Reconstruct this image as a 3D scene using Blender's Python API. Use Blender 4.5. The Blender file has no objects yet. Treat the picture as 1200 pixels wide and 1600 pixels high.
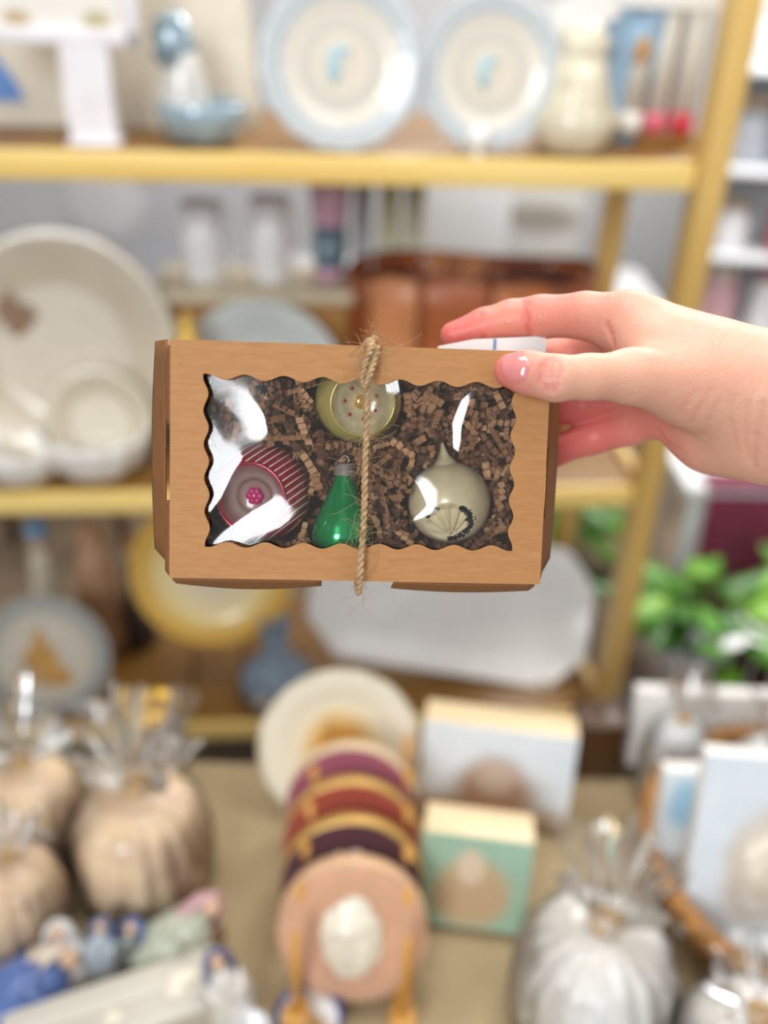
import bpy, bmesh, math, random
import numpy as np
from mathutils import Vector, Matrix, noise as mnoise

random.seed(7); rng = np.random.default_rng(7)
SC = bpy.context.scene
COL = SC.collection
PI = math.pi
R = math.radians

# ------------------------------------------------------------------ camera
FPX = 1500.0                                   # focal length in pixels of a 1200x1600 frame
CAM = np.array([0.0, 0.0, 1.65])
TH, RO = R(30.67), R(2.34)
_r0 = np.array([1, 0, 0.]); _u0 = np.array([0, math.sin(TH), math.cos(TH)])
FW = np.array([0, math.cos(TH), -math.sin(TH)])
RT = math.cos(RO) * _r0 + math.sin(RO) * _u0
UP = math.cos(RO) * _u0 - math.sin(RO) * _r0
CAMROT = Matrix(((RT[0], UP[0], -FW[0]), (RT[1], UP[1], -FW[1]), (RT[2], UP[2], -FW[2])))
cd = bpy.data.cameras.new('camera'); cam = bpy.data.objects.new('camera', cd); COL.objects.link(cam)
cam.matrix_world = Matrix.Translation(CAM) @ CAMROT.to_4x4()
cd.sensor_fit = 'VERTICAL'; cd.sensor_height = 36.0; cd.lens = FPX / 1600 * 36
cd.clip_start = 0.01; cd.clip_end = 50
cd.dof.use_dof = True; cd.dof.focus_distance = 0.386; cd.dof.aperture_fstop = 3.4
SC.camera = cam

# ------------------------------------------------------------------ light
SC.view_settings.view_transform = 'Standard'; SC.view_settings.look = 'None'
SC.view_settings.gamma = 1.0; SC.view_settings.use_curve_mapping = False
SC.view_settings.exposure = 0.0
w = bpy.data.worlds.new('shop_ambient'); SC.world = w; w.use_nodes = True
w.node_tree.nodes['Background'].inputs[0].default_value = (1.0, 0.975, 0.94, 1)
w.node_tree.nodes['Background'].inputs[1].default_value = 0.43

def area(name, loc, target, sx, sy, power, col):
    l = bpy.data.lights.new(name, 'AREA'); l.shape = 'RECTANGLE'; l.size = sx; l.size_y = sy
    l.energy = power; l.color = col
    o = bpy.data.objects.new(name, l); COL.objects.link(o)
    d = Vector(target) - Vector(loc)
    o.matrix_world = Matrix.Translation(loc) @ d.to_track_quat('-Z', 'Y').to_matrix().to_4x4()
    return o
KEY = Vector((-1.25, -3.5, 3.25))
area('shop_window_light', KEY, (0.0, 0.8, 1.0), 1.2, 1.9, 135, (0.93, 0.97, 1.0))
area('ceiling_panel_light', (0.75, 0.15, 2.75), (0.75, 0.16, 0), 1.2, 0.6, 6, (1.0, 0.97, 0.92))
area('ceiling_panel_light', (0.1, 0.85, 2.75), (0.1, 0.851, 0), 1.4, 0.6, 19, (1.0, 0.97, 0.92))
area('ceiling_panel_light', (0.9, 2.9, 2.75), (0.9, 2.901, 0), 1.8, 0.9, 85, (1.0, 0.98, 0.95))

# ------------------------------------------------------------------ projection helpers (points get real depth)
def ray(px, py):
    return FW + (px - 600) / FPX * RT - (py - 800) / FPX * UP
def at(px, py, depth):
    return CAM + ray(px, py) * depth
def proj(p):
    q = np.asarray(p, float) - CAM; z = q @ FW
    return 600 + FPX * (q @ RT) / z, 800 - FPX * (q @ UP) / z, z
def mpp(p):
    return proj(p)[2] / FPX
def on_z(px, py, z):
    d = ray(px, py); return CAM + d * ((z - CAM[2]) / d[2])
def on_y(px, py, y):
    d = ray(px, py); return CAM + d * ((y - CAM[1]) / d[1])
def top_z(p, py):
    """height over the point p's footprint that is seen at image row py"""
    lo, hi = -1.0, 3.0
    for _ in range(50):
        m = (lo + hi) / 2
        if proj((p[0], p[1], m))[1] > py: lo = m
        else: hi = m
    return lo
PH = R(6.09)
E_ = np.array([math.cos(PH), math.sin(PH), 0]); N_ = np.array([-math.sin(PH), math.cos(PH), 0])
SHD = 1.5
SZ = {1: CAM[2] - 0.2746, 2: CAM[2] - 0.842, 3: CAM[2] - 1.389}
def shelf_pt(k, px, s, dz=0.0):
    """point on shelf k, s behind its front edge, in image column px"""
    z = SZ[k] + dz if k else dz
    lo, hi = -3.0, 3.0
    for _ in range(50):
        m = (lo + hi) / 2
        p = E_ * m + N_ * (SHD + s); p = np.array([p[0], p[1], z])
        if proj(p)[0] < px: lo = m
        else: hi = m
    return p
TZ = 0.725

# ------------------------------------------------------------------ materials
def c(r, g, b):
    f = lambda v: (v / 255 / 12.92) if v / 255 <= 0.04045 else ((v / 255 + 0.055) / 1.055) ** 2.4
    return (f(r), f(g), f(b), 1.0)
def newmat(name):
    m = bpy.data.materials.new(name); m.use_nodes = True
    nt = m.node_tree; return m, nt, nt.nodes['Principled BSDF']
def setp(b, rough=0.5, metal=0.0, coat=0.0, spec=None, sss=0.0, sheen=0.0):
    b.inputs['Roughness'].default_value = rough; b.inputs['Metallic'].default_value = metal
    b.inputs['Coat Weight'].default_value = coat
    if spec is not None: b.inputs['Specular IOR Level'].default_value = spec
    if sheen: b.inputs['Sheen Weight'].default_value = sheen
    if sss:
        b.inputs['Subsurface Weight'].default_value = sss
        b.inputs['Subsurface Radius'].default_value = (0.0028, 0.0011, 0.0006); b.inputs['Subsurface Scale'].default_value = 1.0
_mc = {}
def M(name, col, rough=0.5, var=0.10, scale=20.0, bump=0.0, bscale=None, stretch=(1, 1, 1), **k):
    """solid colour with noise mottling and fine relief"""
    key = name
    if key in _mc: return _mc[key]
    m, nt, b = newmat(name); setp(b, rough, **k)
    tc = nt.nodes.new('ShaderNodeTexCoord'); mp = nt.nodes.new('ShaderNodeMapping')
    mp.inputs['Scale'].default_value = stretch
    nt.links.new(tc.outputs['Object'], mp.inputs[0])
    nz = nt.nodes.new('ShaderNodeTexNoise'); nz.inputs['Scale'].default_value = scale; nz.inputs['Detail'].default_value = 5
    nt.links.new(mp.outputs[0], nz.inputs['Vector'])
    cr = nt.nodes.new('ShaderNodeValToRGB'); cr.color_ramp.elements[0].position = 0.3; cr.color_ramp.elements[1].position = 0.7
    cr.color_ramp.elements[0].color = tuple(v * (1 - var) for v in col[:3]) + (1,)
    cr.color_ramp.elements[1].color = tuple(min(1, v * (1 + var)) for v in col[:3]) + (1,)
    nt.links.new(nz.outputs[0], cr.inputs[0]); nt.links.new(cr.outputs[0], b.inputs['Base Color'])
    if bump:
        n2 = nt.nodes.new('ShaderNodeTexNoise'); n2.inputs['Scale'].default_value = bscale or scale * 3; n2.inputs['Detail'].default_value = 4
        nt.links.new(mp.outputs[0], n2.inputs['Vector'])
        bp = nt.nodes.new('ShaderNodeBump'); bp.inputs['Strength'].default_value = bump; bp.inputs['Distance'].default_value = 0.002
        nt.links.new(n2.outputs[0], bp.inputs['Height']); nt.links.new(bp.outputs[0], b.inputs['Normal'])
    _mc[key] = m; return m
def wood(name, c1, c2, scale=14, axis=(0.12, 1, 1), rough=0.45, coat=0.1):
    if name in _mc: return _mc[name]
    m, nt, b = newmat(name); setp(b, rough, coat=coat)
    tc = nt.nodes.new('ShaderNodeTexCoord'); mp = nt.nodes.new('ShaderNodeMapping'); mp.inputs['Scale'].default_value = axis
    nt.links.new(tc.outputs['Object'], mp.inputs[0])
    nz = nt.nodes.new('ShaderNodeTexNoise'); nz.inputs['Scale'].default_value = scale; nz.inputs['Detail'].default_value = 6; nz.inputs['Distortion'].default_value = 0.8
    nt.links.new(mp.outputs[0], nz.inputs['Vector'])
    cr = nt.nodes.new('ShaderNodeValToRGB'); cr.color_ramp.elements[0].position = 0.32; cr.color_ramp.elements[1].position = 0.68
    cr.color_ramp.elements[0].color = c1; cr.color_ramp.elements[1].color = c2
    nt.links.new(nz.outputs[0], cr.inputs[0]); nt.links.new(cr.outputs[0], b.inputs['Base Color'])
    bp = nt.nodes.new('ShaderNodeBump'); bp.inputs['Strength'].default_value = 0.15; bp.inputs['Distance'].default_value = 0.001
    nt.links.new(nz.outputs[0], bp.inputs['Height']); nt.links.new(bp.outputs[0], b.inputs['Normal'])
    _mc[name] = m; return m
def radial(name, stops, rmax, rough=0.25, coat=0.3, wob=0.0, plane='XY'):
    """glaze print in rings about the object's own z axis: stops = [(radius fraction, colour)]"""
    m, nt, b = newmat(name); setp(b, rough, coat=coat)
    tc = nt.nodes.new('ShaderNodeTexCoord'); sp = nt.nodes.new('ShaderNodeSeparateXYZ'); nt.links.new(tc.outputs['Object'], sp.inputs[0])
    cb = nt.nodes.new('ShaderNodeCombineXYZ'); nt.links.new(sp.outputs[0], cb.inputs[0]); nt.links.new(sp.outputs[1], cb.inputs[1])
    ln = nt.nodes.new('ShaderNodeVectorMath'); ln.operation = 'LENGTH'; nt.links.new(cb.outputs[0], ln.inputs[0])
    nz = nt.nodes.new('ShaderNodeTexNoise'); nz.inputs['Scale'].default_value = 9 / rmax * 0.3; nt.links.new(tc.outputs['Object'], nz.inputs['Vector'])
    ma = nt.nodes.new('ShaderNodeMath'); ma.operation = 'MULTIPLY_ADD'; ma.inputs[1].default_value = 1 / rmax; ma.inputs[2].default_value = -0.5 * wob
    nt.links.new(ln.outputs['Value'], ma.inputs[0])
    mb = nt.nodes.new('ShaderNodeMath'); mb.operation = 'MULTIPLY_ADD'; mb.inputs[1].default_value = wob
    nt.links.new(nz.outputs[0], mb.inputs[0]); nt.links.new(ma.outputs[0], mb.inputs[2])
    cr = nt.nodes.new('ShaderNodeValToRGB'); el = cr.color_ramp.elements
    el[0].position, el[0].color = stops[0]; el[1].position, el[1].color = stops[-1]
    for p, col in stops[1:-1]:
        e = el.new(p); e.color = col
    nt.links.new(mb.outputs[0], cr.inputs[0]); nt.links.new(cr.outputs[0], b.inputs['Base Color'])
    return m
def paint(name, base, base2, spots, rough=0.6, scale=12, coat=0.0, edge=0.25):
    """flat painted picture in the object's local x/z plane; spots = (cx, cz, rx, rz, colour)"""
    m, nt, b = newmat(name); setp(b, rough, coat=coat)
    tc = nt.nodes.new('ShaderNodeTexCoord')
    nz = nt.nodes.new('ShaderNodeTexNoise'); nz.inputs['Scale'].default_value = scale; nz.inputs['Detail'].default_value = 4
    nt.links.new(tc.outputs['Object'], nz.inputs['Vector'])
    mx = nt.nodes.new('ShaderNodeMix'); mx.data_type = 'RGBA'; mx.inputs[6].default_value = base; mx.inputs[7].default_value = base2
    nt.links.new(nz.outputs[0], mx.inputs[0]); last = mx.outputs[2]
    for (cx, cz, rx, rz, col) in spots:
        sub = nt.nodes.new('ShaderNodeVectorMath'); sub.operation = 'SUBTRACT'; sub.inputs[1].default_value = (cx, 0, cz)
        nt.links.new(tc.outputs['Object'], sub.inputs[0])
        mu = nt.nodes.new('ShaderNodeVectorMath'); mu.operation = 'MULTIPLY'; mu.inputs[1].default_value = (1 / rx, 0, 1 / rz)
        nt.links.new(sub.outputs[0], mu.inputs[0])
        ln = nt.nodes.new('ShaderNodeVectorMath'); ln.operation = 'LENGTH'; nt.links.new(mu.outputs[0], ln.inputs[0])
        ad = nt.nodes.new('ShaderNodeMath'); ad.operation = 'MULTIPLY_ADD'; ad.inputs[1].default_value = 0.6; nt.links.new(nz.outputs[0], ad.inputs[0]); nt.links.new(ln.outputs['Value'], ad.inputs[2])
        mr = nt.nodes.new('ShaderNodeMapRange'); mr.inputs[1].default_value = 1.3 - edge; mr.inputs[2].default_value = 1.3 + edge; mr.inputs[3].default_value = 1; mr.inputs[4].default_value = 0
        nt.links.new(ad.outputs[0], mr.inputs[0])
        m2 = nt.nodes.new('ShaderNodeMix'); m2.data_type = 'RGBA'; m2.inputs[7].default_value = col
        nt.links.new(mr.outputs[0], m2.inputs[0]); nt.links.new(last, m2.inputs[6]); last = m2.outputs[2]
    nt.links.new(last, b.inputs['Base Color'])
    return m
def clear(name, tint, fac, rough=0.08, haze=0.0, hazecol=(0.9, 0.9, 0.9, 1), ior=1.5, fmul=1.0):
    """thin clear film: transparent, with Fresnel gloss and a little milky haze"""
    if name in _mc: return _mc[name]
    m = bpy.data.materials.new(name); m.use_nodes = True; nt = m.node_tree
    nt.nodes.remove(nt.nodes['Principled BSDF']); out = nt.nodes['Material Output']
    tr = nt.nodes.new('ShaderNodeBsdfTransparent'); tr.inputs[0].default_value = tint
    gl = nt.nodes.new('ShaderNodeBsdfGlossy'); gl.inputs['Roughness'].default_value = rough
    df = nt.nodes.new('ShaderNodeBsdfDiffuse'); df.inputs[0].default_value = hazecol
    m0 = nt.nodes.new('ShaderNodeMixShader'); m0.inputs[0].default_value = haze
    nt.links.new(tr.outputs[0], m0.inputs[1]); nt.links.new(df.outputs[0], m0.inputs[2])
    fr = nt.nodes.new('ShaderNodeFresnel'); fr.inputs[0].default_value = ior
    ma = nt.nodes.new('ShaderNodeMath'); ma.operation = 'MULTIPLY_ADD'; ma.inputs[1].default_value = fmul; ma.inputs[2].default_value = fac; ma.use_clamp = True
    nt.links.new(fr.outputs[0], ma.inputs[0])
    m1 = nt.nodes.new('ShaderNodeMixShader'); nt.links.new(ma.outputs[0], m1.inputs[0])
    nt.links.new(m0.outputs[0], m1.inputs[1]); nt.links.new(gl.outputs[0], m1.inputs[2]); nt.links.new(m1.outputs[0], out.inputs[0])
    _mc[name] = m; return m

# ------------------------------------------------------------------ mesh helpers: shapes are (verts, faces)
def join(*parts):
    V, F = [], []
    for v, f in parts:
        n = len(V); V += [tuple(p) for p in v]; F += [tuple(i + n for i in q) for q in f]
    return V, F
def tf(vf, loc=(0, 0, 0), rot=(0, 0, 0), sc=(1, 1, 1)):
    from mathutils import Euler
    mt = Matrix.Translation(loc) @ Euler(rot).to_matrix().to_4x4() @ Matrix.Diagonal((*sc, 1))
    return [tuple(mt @ Vector(p)) for p in vf[0]], vf[1]
def box(sx, sy, sz, cen=(0, 0, 0), bev=0.0, seg=2):
    bm = bmesh.new(); bmesh.ops.create_cube(bm, size=1)
    for v in bm.verts: v.co = Vector((v.co.x * sx, v.co.y * sy, v.co.z * sz)) + Vector(cen)
    if bev: bmesh.ops.bevel(bm, geom=bm.edges[:], offset=bev, segments=seg, profile=0.5, affect='EDGES')
    bm.verts.index_update()
    r = [tuple(v.co) for v in bm.verts], [tuple(v.index for v in f.verts) for f in bm.faces]; bm.free(); return r
def lathe(prof, n=40, wave=None):
    """profile of (radius, z) turned about z; wave(angle, i) may scale the radius"""
    V, F = [], []
    for i, (r, z) in enumerate(prof):
        for k in range(n):
            a = 2 * PI * k / n; s = wave(a, i) if wave else 1.0
            dz = 0
            if isinstance(s, tuple): s, dz = s
            V.append((r * s * math.cos(a), r * s * math.sin(a), z + dz))
    for i in range(len(prof) - 1):
        for k in range(n):
            k2 = (k + 1) % n; F.append((i * n + k, i * n + k2, (i + 1) * n + k2, (i + 1) * n + k))
    return V, F
def tube(pts, rad, n=10, cap=True):
    P = [Vector(p) for p in pts]; V, F = [], []
    rr = rad if hasattr(rad, '__len__') else [rad] * len(P)
    up = Vector((0.13, 0.31, 0.94))
    for i, p in enumerate(P):
        t = (P[min(i + 1, len(P) - 1)] - P[max(i - 1, 0)]).normalized()
        x = up - t * up.dot(t)
        if x.length < 1e-4: x = t.orthogonal()
        x.normalize(); y = t.cross(x); up = x
        for k in range(n):
            a = 2 * PI * k / n; V.append(tuple(p + (x * math.cos(a) + y * math.sin(a)) * rr[i]))
    for i in range(len(P) - 1):
        for k in range(n):
            k2 = (k + 1) % n; F.append((i * n + k, i * n + k2, (i + 1) * n + k2, (i + 1) * n + k))
    if cap:
        F.append(tuple(range(n))[::-1]); F.append(tuple((len(P) - 1) * n + k for k in range(n)))
    return V, F
def prism(outline, t, y0=0.0):
    """outline in x/z, extruded along y from y0 to y0+t"""
    n = len(outline); V = [(x, y0, z) for x, z in outline] + [(x, y0 + t, z) for x, z in outline]
    F = [tuple(range(n)), tuple(range(2 * n - 1, n - 1, -1))]
    F += [(i, i + n, (i + 1) % n + n, (i + 1) % n) for i in range(n)]
    return V, F
def lump(rx, ry, rz, amp=0.1, freq=2.0, sub=3, seed=0.0, cen=(0, 0, 0)):
    bm = bmesh.new(); bmesh.ops.create_icosphere(bm, subdivisions=sub, radius=1)
    for v in bm.verts:
        k = 1 + amp * mnoise.noise(v.co * freq + Vector((seed, seed * 1.7, 3.1)))
        v.co = Vector((v.co.x * rx * k + cen[0], v.co.y * ry * k + cen[1], v.co.z * rz * k + cen[2]))
    bm.verts.index_update()
    r = [tuple(v.co) for v in bm.verts], [tuple(v.index for v in f.verts) for f in bm.faces]; bm.free(); return r
def sheet(fn, nu, nv, thick=0.0):
    """grid surface fn(u, v) -> point, optionally given thickness along its normal"""
    P = np.array([[fn(i / nu, j / nv) for i in range(nu + 1)] for j in range(nv + 1)], float)
    du = np.gradient(P, axis=1); dv = np.gradient(P, axis=0); nn = np.cross(du, dv); nn /= (np.linalg.norm(nn, axis=2, keepdims=True) + 1e-12)
    idx = lambda i, j: j * (nu + 1) + i
    F = [(idx(i, j), idx(i + 1, j), idx(i + 1, j + 1), idx(i, j + 1)) for j in range(nv) for i in range(nu)]
    V = [tuple(p) for p in P.reshape(-1, 3)]
    if not thick: return V, F
    n = len(V); V += [tuple(p) for p in (P - nn * thick).reshape(-1, 3)]
    F2 = [tuple(k + n for k in q[::-1]) for q in F]; S = []
    bd = [(idx(i, 0), idx(i + 1, 0)) for i in range(nu)] + [(idx(nu, j), idx(nu, j + 1)) for j in range(nv)] + \
         [(idx(i + 1, nv), idx(i, nv)) for i in range(nu)] + [(idx(0, j + 1), idx(0, j)) for j in range(nv)]
    for a, b in bd: S.append((b, a, a + n, b + n))
    return V, F + F2 + S
def obj(name, vf, mat, parent=None, smooth=True, loc=None, rot=None):
    me = bpy.data.meshes.new(name); me.from_pydata([tuple(v) for v in vf[0]], [], [tuple(f) for f in vf[1]])
    me.validate(); me.update()
    if smooth:
        me.polygons.foreach_set('use_smooth', [True] * len(me.polygons))
        if smooth == 'auto':
            me.set_sharp_from_angle(angle=R(35))
    me.materials.append(mat)
    o = bpy.data.objects.new(name, me); COL.objects.link(o)
    if parent: o.parent = parent
    if loc is not None: o.location = loc
    if rot is not None: o.rotation_euler = rot
    return o
def tag(o, label=None, cat=None, group=None, kind=None):
    if label: o['label'] = label
    if cat: o['category'] = cat
    if group: o['group'] = group
    if kind: o['kind'] = kind
    return o
def thing(name, label, cat, loc=(0, 0, 0), rotz=0.0, group=None, rot=None):
    o = bpy.data.objects.new(name, None); o.empty_display_size = 0.02; COL.objects.link(o)
    o.location = Vector(loc); o.rotation_euler = rot if rot else (0, 0, rotz)
    return tag(o, label, cat, group)
def surface_nets(fn, lo, hi, h):
    lo = np.array(lo); n = np.ceil((np.array(hi) - lo) / h).astype(int) + 1
    xs = [lo[i] + np.arange(n[i]) * h for i in range(3)]
    ev = lambda G: np.concatenate([fn(G[i:i + 100000]) for i in range(0, len(G), 100000)])
    st = 5; nc = (n + st - 1) // st + 1                     # coarse pass first, then only the cells near the surface
    xc = [lo[i] + np.arange(nc[i]) * h * st for i in range(3)]
    Dc = ev(np.stack(np.meshgrid(*xc, indexing='ij'), -1).reshape(-1, 3)).reshape(nc)
    ii = [np.minimum((np.arange(n[i]) + st // 2) // st, nc[i] - 1) for i in range(3)]
    D = Dc[np.ix_(*ii)].copy()
    near = np.abs(D) < h * st * 1.7
    G = np.stack(np.meshgrid(*xs, indexing='ij'), -1)
    D[near] = ev(G[near])
    s = D < 0
    acc = np.zeros(tuple(n - 1) + (3,)); cnt = np.zeros(tuple(n - 1))
    cs = lambda ax, o: slice(o, None) if o else slice(0, -1)
    for ax in range(3):
        o1, o2 = [a for a in range(3) if a != ax]
        for a in (0, 1):
            for b in (0, 1):
                sl0 = [None] * 3; sl0[o1] = slice(a, n[o1] - 1 + a); sl0[o2] = slice(b, n[o2] - 1 + b)
                sl1 = list(sl0); sl0[ax] = slice(0, n[ax] - 1); sl1[ax] = slice(1, n[ax])
                d0, d1 = D[tuple(sl0)], D[tuple(sl1)]; cr = (d0 < 0) != (d1 < 0)
                t = np.where(cr, d0 / np.where(cr, d0 - d1, 1), 0)
                acc[..., ax] += np.where(cr, t, 0); acc[..., o1] += cr * a; acc[..., o2] += cr * b; cnt += cr
    act = cnt > 0; ids = -np.ones(act.shape, int); ids[act] = np.arange(act.sum())
    cells = np.argwhere(act); V = lo + (cells + acc[act] / cnt[act][:, None]) * h
    F = []
    for ax in range(3):
        o1, o2 = (ax + 1) % 3, (ax + 2) % 3
        sl0 = [slice(None)] * 3; sl1 = [slice(None)] * 3; sl0[ax] = slice(0, -1); sl1[ax] = slice(1, None)
        a0, a1 = s[tuple(sl0)], s[tuple(sl1)]
        for e in np.argwhere(a0 != a1):
            if min(e[o1], e[o2]) < 1 or e[o1] >= n[o1] - 1 or e[o2] >= n[o2] - 1: continue
            q = []
            for (i, j) in ((-1, -1), (0, -1), (0, 0), (-1, 0)):
                k = e.copy(); k[o1] += i; k[o2] += j; q.append(ids[tuple(k)])
            F.append(q if a0[tuple(e)] else q[::-1])
    return V, F

# ================================================================== the setting
tag(obj('floor', box(8, 8, 0.04, (0.3, 2.2, -0.02)), wood('floor_boards', c(105, 88, 70), c(135, 115, 92), scale=6), smooth=False), kind='structure')
tag(obj('wall_back', box(8, 0.1, 3.0, (0.3, 4.75, 1.5)), M('wall_paint', c(196, 197, 199), 0.8, var=0.03, scale=3), smooth=False), kind='structure')

# ------------------------------------------------------------------ display shelf
WS = wood('pale_yellow_wood', c(230, 192, 104), c(248, 220, 142), scale=9)  # pale yellow wood with the front edge highlight put into its colour
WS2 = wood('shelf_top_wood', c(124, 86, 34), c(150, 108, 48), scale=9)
shelf = thing('display_shelf', 'tall open display shelf of pale yellow wood behind the held box', 'shelf', SHD * N_, PH)
for k in (1, 2, 3):
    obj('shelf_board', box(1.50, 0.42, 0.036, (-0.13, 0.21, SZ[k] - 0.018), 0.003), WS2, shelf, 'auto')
    obj('front_edge', box(1.50, 0.012, 0.042, (-0.13, -0.006, SZ[k] - 0.020), 0.003), WS, shelf, 'auto')
WP = wood('post_wood', c(200, 164, 92), c(228, 192, 118), scale=9, axis=(1, 1, 0.12))
for x in (0.645, -0.905):
    obj('post', box(0.042, 0.055, 2.15, (x, 0.0, 1.075), 0.003), WP, shelf, 'auto')
    obj('post', box(0.042, 0.045, 2.15, (x, 0.42, 1.075), 0.003), WP, shelf, 'auto')
    for k in (1, 2, 3):
        obj('side_rail', box(0.022, 0.35, 0.04, (x, 0.21, SZ[k] - 0.02), 0.002), WP, shelf, 'auto')
obj('back_slat', box(0.03, 0.018, SZ[1] - SZ[3], (0.085, 0.43, (SZ[1] + SZ[3]) / 2 - 0.018), 0.002), WP, shelf, 'auto')

# ------------------------------------------------------------------ display table
tbl = thing('display_table', 'tan cloth covered display table in front of the shelf', 'table', (0.1, 0.56, 0))
obj('table_top', box(2.6, 0.66, 0.03, (0, 0.02, TZ - 0.018), 0.006), M('tan_cloth', c(174, 155, 121), 0.9, var=0.10, scale=14, bump=0.3, bscale=300), tbl, 'auto')
for sx in (-1.2, 1.2):
    for sy in (-0.24, 0.30):
        obj('leg', box(0.05, 0.05, TZ - 0.033, (sx, sy, (TZ - 0.033) / 2), 0.004), wood('table_leg_wood', c(92, 62, 36), c(120, 84, 52), axis=(1, 1, 0.12)), tbl, 'auto')

# ================================================================== the gift box, held in the hand
def rotm(a, b, cc):
    return Matrix.Rotation(cc, 3, 'Z') @ Matrix.Rotation(b, 3, 'Y') @ Matrix.Rotation(a, 3, 'X')
BW, BH, BD = 0.147, 0.0921, 0.046
BROT = CAMROT @ rotm(R(6.898), R(3.905), R(-1.313))
BPOS = Vector(CAM) + CAMROT @ Vector((-0.00924, 0.01831, -0.37505))
BOXM = Matrix.Translation(BPOS) @ BROT.to_4x4()
BINV = BOXM.inverted()
def bp(px, py, z=0.0):
    """box-local point (x right, y up, z towards the viewer) on the plane z seen at this pixel"""
    o = BINV @ Vector(CAM); d = BINV.to_3x3() @ Vector(ray(px, py)); t = (z - o.z) / d.z
    return o + d * t
T = 0.0007
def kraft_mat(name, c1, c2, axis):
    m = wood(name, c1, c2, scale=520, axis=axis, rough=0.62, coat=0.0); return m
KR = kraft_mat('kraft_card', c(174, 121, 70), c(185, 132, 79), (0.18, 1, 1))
KRS = kraft_mat('kraft_card_shaded', c(128, 80, 38), c(142, 92, 48), (1, 0.2, 1))  # same kraft card, darkened: shade on flaps and sides is in its colour
gift = thing('gift_box', 'brown kraft card gift box with scalloped clear window held up in front', 'box')
gift.matrix_world = BOXM
# front panel with scalloped window
wc = [bp(321, 588), bp(804, 603), bp(797, 857), bp(324, 851)]           # TL TR BR BL
oc = [Vector((-BW / 2, BH / 2, 0)), Vector((BW / 2, BH / 2, 0)), Vector((BW / 2, -BH / 2, 0)), Vector((-BW / 2, -BH / 2, 0))]
outn = [Vector((0, 1, 0)), Vector((1, 0, 0)), Vector((0, -1, 0)), Vector((-1, 0, 0))]
inner, outer = [], []
for e, (ns, am) in enumerate(((8, 1.1), (5, 1.0), (8, 1.1), (5, 1.0))):
    n = ns * 14
    for i in range(n):
        u = i / n
        p = wc[e].lerp(wc[(e + 1) % 4], u) + outn[e] * (am * 0.001 * (math.cos(2 * PI * ns * u)))
        if i == 0: p += outn[e - 1] * 0.0009
        inner.append(p); outer.append(oc[e].lerp(oc[(e + 1) % 4], u))
n = len(inner)
V = [tuple(p) for p in outer] + [tuple(p) for p in inner] + [(p.x, p.y, -T) for p in outer] + [(p.x, p.y, -T) for p in inner]
F = []
for i in range(n):
    j = (i + 1) % n
    F += [(j, i, n + i, n + j), (2 * n + i, 2 * n + j, 3 * n + j, 3 * n + i), (n + j, n + i, 3 * n + i, 3 * n + j), (i, j, 2 * n + j, 2 * n + i)]
obj('front_panel', (V, F), KR, gift, 'auto')
obj('back_panel', box(BW, BH, T, (0, 0, -BD), 0), KRS, gift, False)
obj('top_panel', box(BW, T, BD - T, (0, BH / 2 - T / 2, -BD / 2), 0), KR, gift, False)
obj('bottom_panel', box(BW - 0.004, T, BD - 0.004, (0, -BH / 2 + T / 2 + 0.0006, -BD / 2 - 0.001), 0), KRS, gift, False)
obj('side_panel', box(T, BH - 0.002, BD - 0.003, (-BW / 2 + 0.0012, 0, -BD / 2 - 0.001), 0), KRS, gift, False)
obj('side_panel', box(T, BH - 0.002, BD - 0.003, (BW / 2 - 0.0012, 0, -BD / 2 - 0.001), 0), KRS, gift, False)
def flap(y0, y1, x0, x1, z0, z1, side, bow=0.0, cut=0.0, cut2=None):
    cut2 = cut if cut2 is None else cut2
    def fn(u, v):
        # u across the flap from its fold (front) to its free edge (back), v along the box edge
        ya, yb = y0 + cut * u, y1 - cut2 * u
        x = x0 + (x1 - x0) * u + bow * math.sin(PI * v) * (0.3 + 0.7 * u)
        return (side * x, ya + (yb - ya) * v, z0 + (z1 - z0) * u)
    return sheet(fn, 6, 14, T * (1 if side > 0 else -1))
# outer side flaps stick out past the front panel's edges
obj('side_flap', flap(-0.0415, 0.0465, BW / 2 + 0.0034, BW / 2 + 0.0108, -0.012, -0.030, -1, 0.0014, 0.002, 0.0), KRS, gift)
obj('tuck_tab', flap(0.0135, 0.0440, BW / 2 + 0.0004, BW / 2 + 0.0028, -0.0012, -0.007, -1, 0.0002, 0.001), KRS, gift)
obj('tuck_tab', flap(-0.0455, -0.0155, BW / 2 + 0.0004, BW / 2 + 0.0028, -0.0012, -0.007, -1, 0.0002, 0.001), KRS, gift)
obj('side_flap', flap(-0.0430, 0.0440, BW / 2 + 0.0030, BW / 2 + 0.0105, -0.010, -0.028, 1, 0.0010, 0.003, 0.001), KRS, gift)
obj('tuck_tab', flap(0.0080, 0.0270, BW / 2 + 0.0004, BW / 2 + 0.0024, -0.001, -0.007, 1, 0.0002, 0.001), KRS, gift)
obj('tuck_tab', flap(-0.0440, -0.0190, BW / 2 + 0.0004, BW / 2 + 0.0024, -0.001, -0.007, 1, 0.0002, 0.002), KRS, gift)
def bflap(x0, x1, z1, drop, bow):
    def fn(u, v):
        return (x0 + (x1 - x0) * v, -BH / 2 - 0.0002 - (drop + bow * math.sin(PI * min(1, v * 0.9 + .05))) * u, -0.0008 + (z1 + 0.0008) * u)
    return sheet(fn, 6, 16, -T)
obj('bottom_flap', bflap(-0.0725, -0.0140, -0.012, 0.0034, 0.0022), KRS, gift)
obj('bottom_flap', bflap(0.0145, 0.0715, -0.012, 0.0040, 0.0014), KRS, gift)

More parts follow.
